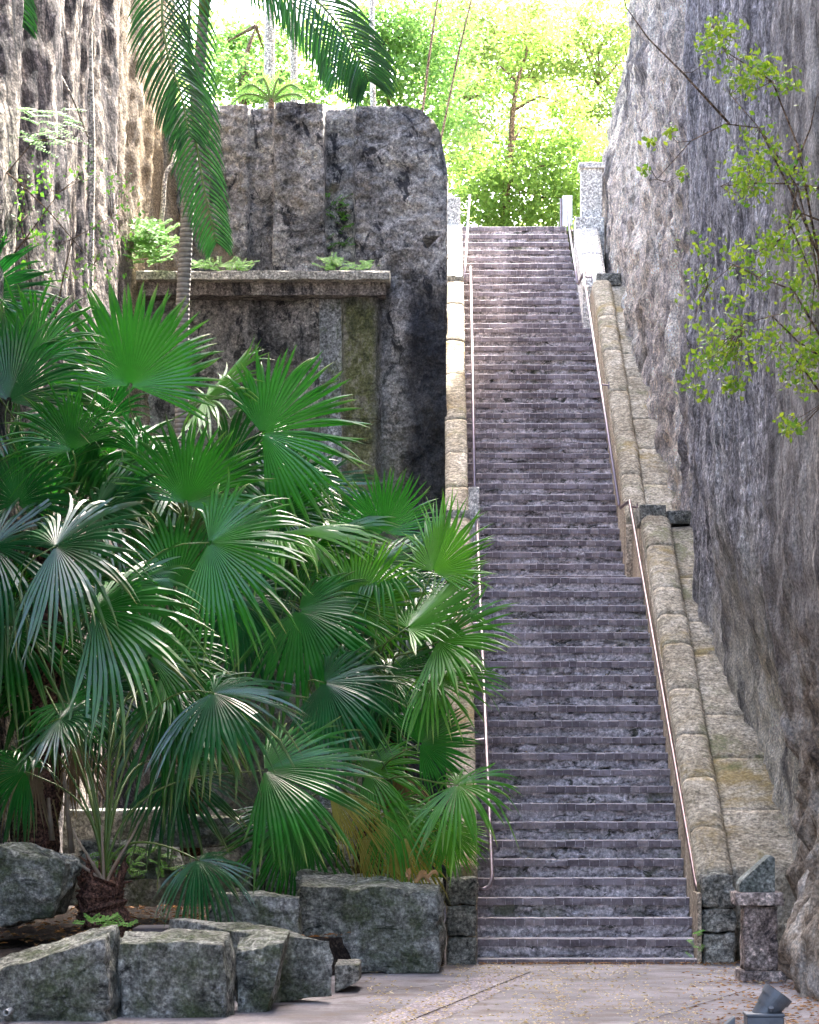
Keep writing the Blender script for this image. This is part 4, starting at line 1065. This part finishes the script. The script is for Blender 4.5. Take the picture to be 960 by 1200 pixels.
feather_frond(fp, [crown, at(205, -60, 32.6), at(190, 0, 32.2), at(196, 60, 32.0), at(212, 110, 31.9), at(222, 160, 31.9)], .66, 44, seed=1, hang=.5)
feather_frond(fp, [crown, at(225, -40, 32.4), at(222, 60, 32.2), at(228, 150, 32.1), at(240, 225, 32.1), at(254, 285, 32.2)], .56, 48, seed=2, hang=.5)
feather_frond(fp, [crown, at(285, -75, 32.6), at(335, -35, 32.2), at(385, 15, 32.0), at(418, 62, 32.0), at(432, 95, 32.1)], .74, 46, seed=3, hang=.55)
feather_frond(fp, [crown, at(265, -70, 33.4), at(300, -35, 33.8), at(340, 0, 34.2), at(380, 50, 34.6), at(395, 90, 34.6)], .6, 44, seed=4, hang=.7)
feather_frond(fp, [crown, at(220, -110, 33.5), at(150, -120, 33.6), at(80, -80, 33.6)], .6, 36, seed=5, hang=.5)
feather_frond(fp, [crown, at(250, -150, 34), at(300, -190, 35), at(380, -180, 36)], .6, 36, seed=6, hang=.5)
# second feather palm whose frond tips hang in at the top left
b2 = Vector((xat(-60, 27.5), 27.5, .3)); f2 = empty('feather_palm', b2, 'feather palm outside the frame whose frond tips hang into the top left corner', 'palm')
c2 = at(-70, -130, 27.5)
mb = MB(); mb.tube([b2, b2.lerp(c2, .5), c2], [.1, .08, .06], 12); mb.build('trunk', M['palm_trunk'], f2, smooth=True)
feather_frond(f2, [c2, at(-30, -130, 27.4), at(0, -80, 27.2), at(12, -20, 27.1), at(24, 30, 27.1)], .45, 40, seed=8, hang=.5)
feather_frond(f2, [c2, at(-80, -180, 27.4), at(-110, -150, 27.2), at(-130, -60, 27.1)], .45, 30, seed=9, hang=.5)

# =========================================================== LEAFY PLANTS
def leaf_cloud(mb, C, size, r_, elong=1.7, flat=0.0):
    """C: Nx3 centres -> little folded diamond leaves"""
    n = len(C); d = r_.normal(size=(n, 3)); d /= np.linalg.norm(d, axis=1)[:, None]
    u = r_.normal(size=(n, 3)); u[:, 2] += flat*3; nn = u; nn /= np.linalg.norm(nn, axis=1)[:, None]
    s = np.cross(nn, d); s /= np.linalg.norm(s, axis=1)[:, None]+1e-9; d = np.cross(s, nn)
    L = size*r_.uniform(.6, 1.25, n)[:, None]; W = L/elong*.5
    A = C - d*L*.5; B = C + d*L*.5; P1 = C + s*W + nn*W*.25 - d*L*.05; P2 = C - s*W + nn*W*.25 - d*L*.05
    V = np.stack([A, P1, B, P2], 1).reshape(-1, 3)
    Fc = []
    for i in range(n): k = i*4; Fc += [(k, k+1, k+2), (k, k+2, k+3)]
    mb.add(V, Fc)
def branchy(t, name, paths, mat, r0=.012):
    mb = MB()
    for p in paths:
        pts = [Vector(q) for q in p]; n = len(pts); mb.tube(pts, [r0*(1-.75*i/max(1, n-1)) for i in range(n)], 6)
    return mb.build(name, mat, t, smooth=True)
def sprays(centres, spread, n, r_):
    out = []
    for (c, s) in centres:
        c = np.array(c); out.append(c + r_.normal(size=(n, 3))*np.array(spread)*s)
    return np.concatenate(out)

# shrub growing out of the right cliff
def cliff_shrub():
    Y = 19.7; r_ = np.random.default_rng(5); rr_ = random.Random(5)
    root = Vector((2.62, 20.2, zat(330, 20.2)))
    t = empty('cliff_shrub', root, 'leafy yellow green shrub sprouting from the right cliff face', 'shrub')
    P = lambda x, y, d=0: at(x, y, Y+d)
    stems = [
        [P(975, 440, .3), P(955, 300), P(935, 220), P(890, 150), P(855, 110)],
        [P(965, 330, .2), P(935, 170), P(905, 95), P(850, 60), P(835, 30)],
        [P(960, 300), P(930, 230), P(890, 150), P(850, 145), P(810, 165), P(770, 210)],
        [P(855, 145), P(800, 85), P(760, 45), P(735, 10), P(728, -10)],
        [P(965, 400), P(930, 340), P(890, 325), P(860, 310), P(830, 335)],
        [P(965, 420), P(935, 400), P(905, 370), P(870, 380)],
        [P(960, 220), P(930, 215), P(880, 215), P(845, 218)],
        [P(965, 260), P(940, 250), P(915, 280), P(880, 300)],
        [P(968, 470), P(940, 430), P(915, 400)],
        [P(935, 220), P(925, 260), P(955, 330), P(950, 380)],
        [P(930, 200), P(950, 150), P(958, 110)],
    ]
    branchy(t, 'stems', stems, M['bark'], .009)
    twigs = []; C = []
    clusters = []
    def cl(x0, x1, y0, y1, n, s=1.0):
        for _ in range(n): clusters.append((P(rr_.uniform(x0, x1), rr_.uniform(y0, y1), rr_.uniform(-.35, .25)), s))
    cl(812, 962, 280, 430, 58); cl(850, 955, 255, 300, 8, .8)
    cl(862, 952, 150, 225, 20); cl(855, 930, 60, 110, 16, .9); cl(770, 850, 25, 75, 8, .7); cl(840, 862, 30, 50, 3, .7)
    cl(805, 862, 400, 470, 7, .6); cl(930, 962, 410, 470, 7, .9); cl(915, 935, 470, 530, 4, .6); cl(865, 905, 200, 235, 6)
    cl(748, 800, 130, 240, 4, .5)
    allpts = [q for s_ in stems for q in s_]
    for (c, s) in clusters:
        b_ = min(allpts, key=lambda q: (q-c).length); m_ = (b_+c)/2+Vector((rr_.uniform(-.03, .03), 0, -.04)); twigs.append([b_, m_, c])
    branchy(t, 'twigs', twigs, M['bark'], .0035)
    mb = MB(); C = sprays(clusters, (.06, .06, .05), 22, r_); leaf_cloud(mb, C, .047, r_, 1.6); mb.build('leaves', M['shrub'], t)
cliff_shrub()
def pinnate(mb, p, d, L, n, ll, r_):
    """pinnate leaf"""
    d = d.normalized(); s = d.cross(Vector((0, -.5, 1))).normalized(); V = []; Fc = []
    for i in range(n):
        q = p + d*L*(i+1)/n + Vector((0, 0, -.12*L*((i+1)/n)**2))
        for sg in (-1, 1):
            e = (s*sg + d*.35 + Vector((0, r_.uniform(-.3, .3), r_.uniform(-.2, .1)))).normalized(); w = e.cross(Vector((0, -.7, .7))).normalized()*ll*.22; k = len(V)
            V += [tuple(q), tuple(q+e*ll*.5+w), tuple(q+e*ll), tuple(q+e*ll*.5-w)]; Fc += [(k, k+1, k+2), (k, k+2, k+3)]
    mb.add(V, Fc)
def left_shrubs():
    rr_ = random.Random(9); r_ = np.random.default_rng(9); Y = 26.3
    t = empty('hanging_sprig', at(-20, 250, Y), 'feathery green sprig with pinnate leaves in front of the left cliff', 'shrub')
    branchy(t, 'stem', [[at(-25, 230, Y), at(10, 200, Y), at(40, 165, Y), at(60, 150, Y)], [at(40, 165, Y), at(70, 162, Y), at(95, 172, Y)]], M['bark'], .008)
    mb = MB()
    for i in range(26):
        p = at(rr_.uniform(15, 75), rr_.uniform(125, 172), Y+rr_.uniform(-.2, .2)); pinnate(mb, p, Vector((rr_.uniform(.6, 1), rr_.uniform(-.4, .2), rr_.uniform(-.35, .15))), rr_.uniform(.16, .28), 9, .045, rr_)
    mb.build('leaves', M['shrub_green'], t)
    t = empty('wiry_shrub', at(-20, 340, Y), 'sparse wiry shrub with an arching dark stem above the left palms', 'shrub')
    st_ = [[at(-15, 185, Y), at(20, 212, Y), at(55, 245, Y), at(85, 280, Y), at(110, 310, Y)], [at(-10, 330, Y), at(30, 280, Y), at(55, 245, Y), at(70, 225, Y)], [at(60, 400, Y), at(75, 320, Y), at(85, 280, Y), at(130, 255, Y)], [at(20, 400, Y), at(35, 330, Y), at(25, 260, Y), at(30, 215, Y)]]
    branchy(t, 'stems', st_, M['bark'], .010)
    cs = [(at(rr_.uniform(-5, 150), rr_.uniform(190, 335), Y+rr_.uniform(-.3, .5)), 1) for _ in range(60)]
    ap = [q for s_ in st_ for q in s_]
    branchy(t, 'twigs', [[min(ap, key=lambda q: (q-c[0]).length), c[0]] for c in cs], M['bark'], .003)
    mb = MB(); leaf_cloud(mb, sprays(cs, (.06, .06, .05), 9, r_), .045, r_, 1.5); mb.build('leaves', M['shrub_green'], t)
left_shrubs()
def fern(label, px0, px1, py0, py1, Y, n, s=.10, dY=.2, name='fern'):
    rr_ = random.Random(int(px0)); t = empty(name, at((px0+px1)/2, py1, Y), label, 'fern', None)
    mb = MB()
    for i in range(n):
        p = at(rr_.uniform(px0, px1), rr_.uniform(py0, py1), Y+rr_.uniform(-dY, dY)); c = rr_.uniform(0, 6.28)
        pinnate(mb, p, Vector((math.cos(c), math.sin(c)*.6-.3, rr_.uniform(.0, .9))), rr_.uniform(.7, 1.3)*s*1.8, 8, s*.55, rr_)
    mb.build('fronds', M['fern'], t)
fern('bushy bright fern clump at left end of the stone ledge', 148, 196, 268, 314, 35.4, 130, .12)
fern('low strip of ferns along the ledge right of the palm trunk', 226, 292, 309, 317, 35.9, 70, .07)
fern('small fern tuft on the ledge just right of the buttress block', 380, 400, 306, 318, 36.1, 26, .08)
fern('small fern tuft at the right end of the ledge', 402, 437, 309, 318, 36.1, 40, .06)
fern('ferns growing in the recess between two buttresses', 382, 412, 222, 292, 37.5, 60, .07, .05)
fern('green creeper on rubble under the left palms', 95, 200, 1000, 1030, 24.4, 40, .07, .3)
fern('small weed at the foot of the nearest palm', 100, 150, 1076, 1088, 22.3, 16, .06, .1)
fern('tiny weed at the foot of the right stair pier', 811, 822, 1092, 1124, 24.45, 10, .035, .02)
fern('small green weed in the corner of the cliff foot', 948, 962, 1138, 1150, 21.2, 12, .05, .05)

# hanging roots and lianas
def root_(name, label, pts, r, mat='bark_pale'):
    mb = MB(); c = []
    pts = [Vector(p) for p in pts]
    for i in range(len(pts)-1):
        p0 = pts[max(i-1, 0)]; p1 = pts[i]; p2 = pts[i+1]; p3 = pts[min(i+2, len(pts)-1)]
        for k in range(6):
            u = k/6; c.append(.5*((2*p1)+(-p0+p2)*u+(2*p0-5*p1+4*p2-p3)*u*u+(-p0+3*p1-3*p2+p3)*u**3))
    c.append(pts[-1]); mb.tube(c, r, 7); o = mb.build(name, M[mat], smooth=True, base=tuple(pts[-1])); tag(o, label, 'root')
root_('hanging_root', 'thick pale root hanging straight down the left cliff', [at(103, -60, 32.6), at(104, 60, 32.5), at(107, 180, 32.4), at(105, 300, 32.2), at(104, 380, 32.2)], .045)
root_('hanging_root', 'curved white root beside the feather palm trunk', [at(207, 165, 36), at(203, 190, 35.8), at(194, 205, 35.7), at(191, 240, 35.6), at(188, 265, 35.6)], .028)
root_('hanging_vine', 'thin pale vine swinging across the top left cliff', [at(40, -20, 30), at(55, 30, 30), at(68, 80, 30), at(85, 115, 30), at(103, 160, 31)], .010)
for i in range(6):
    pass

# =========================================================== TREES ABOVE THE CLIFF
def tree(label, base, H, blobs, n, ls, mat, bmat='bark', r0=.18, limbs=None, seed=0, trunkpts=None):
    r_ = np.random.default_rng(seed); rr_ = random.Random(seed)
    t = empty('broadleaf_tree', base, label, 'tree', 'trees on the terrace above the stairs'); base = Vector(base)
    mb = MB(); top = base+Vector((rr_.uniform(-.4, .4), 0, H))
    tp = [base, base.lerp(top, .33)+Vector((rr_.uniform(-.25, .25), 0, 0)), base.lerp(top, .66)+Vector((rr_.uniform(-.35, .35), 0, 0)), top]
    if trunkpts: tp = [Vector(p) for p in trunkpts]
    m_ = len(tp); mb.tube(tp, [r0*(1-.88*i/(m_-1)) for i in range(m_)], 10)
    for (c, s) in blobs:
        c = Vector(c); low_ = [q for q in tp[1:] if q.z < c.z+.2] or [tp[1]]; st_ = low_[-1]; md = st_.lerp(c, .5)+Vector((rr_.uniform(-.2, .2), 0, rr_.uniform(-.1, .35)))
        mb.tube([st_, md, c], [r0*.35, r0*.2, r0*.06], 7)
        for _ in range(3):
            e = c+Vector((rr_.gauss(0, s[0]*.6), rr_.gauss(0, s[1]*.5), rr_.gauss(0, s[2]*.5))); mb.tube([md.lerp(c, .5), md.lerp(e, .7), e], [r0*.12, r0*.07, r0*.02], 5)
    mb.build('trunk', M[bmat], t, smooth=True)
    tot = sum(s[0]*s[2] for _, s in blobs); C = []
    for (c, s) in blobs:
        k = int(n*s[0]*s[2]/tot); nc = max(3, k//22)
        # twig clusters within the blob, fuller toward its outside
        d = r_.normal(size=(nc, 3)); d /= np.linalg.norm(d, axis=1)[:, None]; rad = r_.uniform(.25, 1, nc)[:, None]**.6
        cc = np.array(c) + d*rad*np.array(s)
        for q in cc: C.append(q + r_.normal(size=(22, 3))*np.array([.16, .16, .10])*rr_.uniform(.8, 1.4))
    mb = MB(); leaf_cloud(mb, np.concatenate(C), ls, r_, 1.9, .3); mb.build('crown', M[mat], t)
ZB = ZT+.1
def B(px, py, Y, sx, sy, sz): return (at(px, py, Y), (sx, sy, sz))
tree('dense sunlit tree rising straight behind the crest of the stairs', (xat(640, 52), 52, ZT), 4, [B(560, 240, 52, 1.0, .9, .6), B(610, 225, 52, 1.2, 1, .7), B(625, 45, 52, .7, .7, .5), B(660, 120, 52, .7, .6, .3), B(570, 95, 52, .5, .5, .3), B(650, 235, 52, 1, .9, .6), B(680, 190, 52, .9, .9, .7), B(600, 180, 53, .9, .8, .45), B(650, 160, 53, 1, .9, .5), B(560, 205, 53, .7, .7, .5), B(700, 225, 53, .8, .7, .8)], 19000, .105, 'tree_a', seed=1, r0=.085, trunkpts=[(xat(590, 52), 52, ZT), at(594, 215, 52), at(599, 170, 52), at(601, 130, 52), at(606, 95, 52), at(618, 60, 52), at(612, 35, 52)])
tree('bare branched tree with a pale yellow crown between left rocks and stairs', (xat(565, 56), 56, ZT), 5, [B(560, 130, 56, 1, .9, .7), B(540, 60, 56, 1.2, 1, .8), B(600, 50, 57, 1.3, 1, .8), B(640, 90, 57, 1, .9, .5), B(590, 10, 56, 1.5, 1, .7), B(530, 170, 55, .6, .6, .7)], 13000, .115, 'tree_b', seed=2, r0=.09, trunkpts=[(xat(577, 56), 56, ZT), at(572, 235, 56), at(552, 160, 56), at(543, 120, 56)])
tree('airy yellow tree at the top right beside the cliff', (xat(715, 57), 57, ZT), 5, [B(690, 60, 57, .8, .8, .6), B(710, 110, 57, .7, .7, .7), B(700, 150, 57, .8, .7, .6), B(720, 20, 57, .9, .8, .8), B(660, 20, 58, 1, .9, .6), B(745, 70, 58, .6, .6, 1.0)], 10000, .105, 'tree_b', seed=3, r0=.1)
tree('leafy green tree behind the pale slender trunks', (xat(470, 50), 50, 10.1), 4, [B(470, 90, 50, 1.0, .9, .6), B(500, 40, 50, 1.0, .9, .7), B(460, 30, 50, .8, .8, .6), B(520, 110, 51, .6, .7, .8), B(440, 100, 50, .8, .7, .35), B(400, 40, 50, .8, .7, .5)], 12000, .1, 'tree_c', seed=4, r0=.1)
tree('green tree showing between the feather palm fronds', (xat(280, 50), 50, 10.1), 4, [B(270, 90, 50, .8, .7, .4), B(310, 60, 51, .9, .8, .4), B(260, 50, 51, .6, .7, .4), B(350, 105, 50, .7, .6, .3), B(320, 110, 50, .7, .6, .25)], 4500, .12, 'tree_c', seed=5, r0=.1, trunkpts=[(xat(283, 50), 50, 10.1), at(285, 90, 50), at(290, 60, 50), at(300, 30, 50)])
for i, (px, Y, r0, mt, lb) in enumerate([(436, 44, .045, 'bark_pale', 'straight white slender trunk rising above the rock face'), (344, 45, .06, 'bark_pale', 'pale trunk seen between feather palm fronds'), (473, 46, .022, 'bark', 'thin leaning pale sapling right of the white trunk'), (488, 46, .018, 'bark', 'thinnest leaning sapling above the rock corner'), (312, 45, .09, 'bark_pale', 'broad pale trunk at left behind the feather palm')]):
    t = empty('slender_tree', (xat(px, Y), Y, 10.1), lb, 'tree', 'slender trees on the rock top'); ln = (0, 0, .8, 1.3, .1)[i]
    mb = MB(); p = Vector((xat(px, Y), Y, 9.9)); mb.tube([p, p+Vector((.02+ln*.25, 0, 1.5)), p+Vector((ln*.5, 0, 3)), p+Vector((ln*.9, .1, 5.2))], [r0*1.15, r0, r0*.9, r0*.6], 9); mb.build('trunk', M[mt], t, smooth=True)
    r_ = np.random.default_rng(i+40); top = p+Vector((ln*.9, .1, 5.3)); mb = MB(); leaf_cloud(mb, np.array(top)+r_.normal(size=(500, 3))*np.array([.6, .6, .35]), .12, r_); mb.build('crown', M['tree_c'], t)
# small understorey palm above the wall
for (px, py, Y, lb) in ((318, 105, 41.5, 'small bright feather palm on the rock top behind the fronds'),):
    t = empty('feather_palm', at(px, 128, Y), lb, 'palm'); h = at(px, 128, Y)
    mb = MB(); mb.tube([h-Vector((0, 0, .3)), h+Vector((0, 0, .15))], [.05, .04], 8); mb.build('trunk', M['bark'], t)
    for j in range(6):
        c = R(15+30*j); d = Vector((math.cos(c), -.2, math.sin(c)*.8)); s_ = .55
        feather_frond(t, [h+Vector((0, 0, .1)), h+d*.35*s_+Vector((0, 0, .15)), h+d*.75*s_+Vector((0, 0, .1)), h+d*1.1*s_-Vector((0, 0, .1))], .22*s_, 18, 'tree_c', seed=30+j, hang=.25, wid=.022)
# far background foliage mass
r_ = np.random.default_rng(77); mb = MB(); n = 17000
C = np.stack([r_.uniform(-9, 9, n), r_.uniform(66, 74, n), ZT + 10*r_.beta(1.0, 1.3, n)], 1)
hmask = np.array([noise.noise(Vector((c[0]*.35, c[2]*.45, 4))) > -.36 for c in C]); leaf_cloud(mb, C[hmask], .26, r_, 1.6); o = mb.build('distant_foliage', M['tree_b']); tag(o, 'distant mass of pale sunlit foliage behind the terrace trees', 'foliage', kind='stuff')

# =========================================================== LITTER
def litter(name, label, n, fx, size, mat, seed):
    r_ = np.random.default_rng(seed); pts = []
    while len(pts) < n:
        p = fx(r_)
        if p is not None: pts.append(p)
    V = []; Fc = []
    for (x, y, z) in pts:
        c = r_.uniform(0, 6.28); L = size*r_.uniform(.5, 1.3); W = L*r_.uniform(.35, .6); d = np.array([math.cos(c), math.sin(c), r_.uniform(-.2, .2)]); s = np.array([-math.sin(c), math.cos(c), r_.uniform(-.2, .2)]); q = np.array([x, y, z+.008]); k = len(V)
        V += [q-d*L/2, q+s*W/2+[0, 0, L*.15], q+d*L/2, q-s*W/2+[0, 0, L*.15]]; Fc += [(k, k+1, k+2), (k, k+2, k+3)]
    mb = MB(); mb.add(V, Fc); o = mb.build(name, M[mat]); tag(o, label, 'litter', kind='stuff')
def f_path(r_):
    px = r_.uniform(430, 900); py = 1131+(1215-1131)*r_.uniform()**1.1; Y = EYE*F/(py-HY)
    if noise.noise(Vector((px*.012, py*.03, 5))) + .25*(1 if 640 < px < 760 else 0) + (.35 if abs((px-540)-(1170-py)*1.9) < 40 else 0) < r_.uniform(-.3, .6): return None
    return (xat(px, Y), Y, 0.006)
litter('fallen_petals', 'pale fallen petals and leaf scraps scattered over the paving', 2200, f_path, .034, 'fallen', 3)
def f_right(r_):
    px = r_.uniform(800, 985); py = r_.uniform(1128, 1215); Y = EYE*F/(py-HY)
    if r_.uniform() > (px-780)/170: return None
    return (xat(px, Y), Y, 0.006)
litter('fallen_leaves', 'brown fallen leaves gathered at the foot of the right cliff', 1100, f_right, .045, 'fallen_brown', 4)
def f_step(r_):
    k = int(r_.integers(1, 30)); return (r_.uniform(XL+.05, XR(k)-.03), stepY(k)+r_.uniform(-.01, .2), SZ[k-1]+.002)
def f_foot(r_):
    X = r_.uniform(XL, 2.7); return (X, Y0-.03-abs(r_.normal())*.12, .006)
litter('leaf_drift', 'small dry leaves drifted against the bottom step', 420, f_foot, .036, 'fallen_brown', 8)
litter('step_litter', 'tiny leaf scraps lying on the treads', 260, f_step, .022, 'fallen', 5)
def f_bed(r_):
    X = r_.uniform(-3.5, .0); Y = r_.uniform(21.5, 28); return (X, Y, .33) if X < interp(Y, [20.3, 21.2, 22.8, 23.8, 24.4, 37.3], [-1.7, -1.05, -.85, -.3, -.05, -.05]) else None
litter('bed_litter', 'dead leaves on the shaded planting bed', 900, f_bed, .07, 'fallen_brown', 6)
def dry():
    h = at(488, 1034, 23.7); h.z = zat(1037, 23.5)+.03; t = empty('dry_leaf_bundle', h, 'orange curled dead leaves lying on the square cut block', 'dead leaf')
    rr_ = random.Random(3)
    for i in range(6):
        c = h+Vector((rr_.uniform(-.14, .16), rr_.uniform(-.08, .1), rr_.uniform(0, .05))); ang = rr_.uniform(0, 3.1); mb = MB(); V = []; 
        for a_ in range(7):
            for b_2 in range(5):
                u = a_/6-.5; v = b_2/4-.5; w = math.cos(u*3)*.8; x = u*.15; y = v*.05*w; V.append((c.x+x*math.cos(ang)-y*math.sin(ang), c.y+x*math.sin(ang)+y*math.cos(ang), c.z+.03*abs(v)*2+.025*math.sin(u*7+i*2)))
        mb.add(V, [(a_*5+q, a_*5+q+1, a_*5+q+6, a_*5+q+5) for a_ in range(6) for q in range(4)]); mb.build('dead_leaf', M['orange_leaf'], t, smooth=True)
dry()

# =========================================================== CAMERA, LIGHT
cam = bpy.data.cameras.new('Camera'); co = bpy.data.objects.new('Camera', cam); COL.objects.link(co)
co.location = (0, 0, EYE); co.rotation_euler = (R(90), 0, 0)
cam.sensor_fit = 'HORIZONTAL'; cam.sensor_width = 24; cam.lens = F/960*24
cam.shift_x = (480-CX)/960; cam.shift_y = (HY-600)/960; cam.clip_end = 500; cam.clip_start = .1
sc.camera = co
w = bpy.data.worlds.new('World'); sc.world = w; w.use_nodes = True; nt = w.node_tree
bg = nt.nodes['Background']; sky = nt.nodes.new('ShaderNodeTexSky'); sky.sky_type = 'NISHITA'; sky.sun_disc = False
AZ, EL = 27, 51      # azimuth from +Y toward +X
sky.sun_elevation = R(EL); sky.sun_rotation = R(AZ); sky.air_density = .7; sky.dust_density = 5; sky.ozone_density = .3
nt.links.new(sky.outputs[0], bg.inputs[0]); bg.inputs[1].default_value = .15
sd = bpy.data.lights.new('Sun', 'SUN'); sd.energy = 2.0; sd.angle = R(.6); sd.color = (1, .97, .92)
so = bpy.data.objects.new('Sun', sd); COL.objects.link(so)
d = Vector((math.sin(R(AZ))*math.cos(R(EL)), math.cos(R(AZ))*math.cos(R(EL)), math.sin(R(EL))))
so.rotation_euler = d.to_track_quat('Z', 'Y').to_euler(); so.location = d*60
sc.view_settings.view_transform = 'Standard'; sc.view_settings.look = 'None'; sc.view_settings.exposure = 3.8; sc.view_settings.gamma = 1
sc.render.engine = 'CYCLES'; sc.cycles.max_bounces = 6; sc.cycles.diffuse_bounces = 4; sc.cycles.use_denoising = True
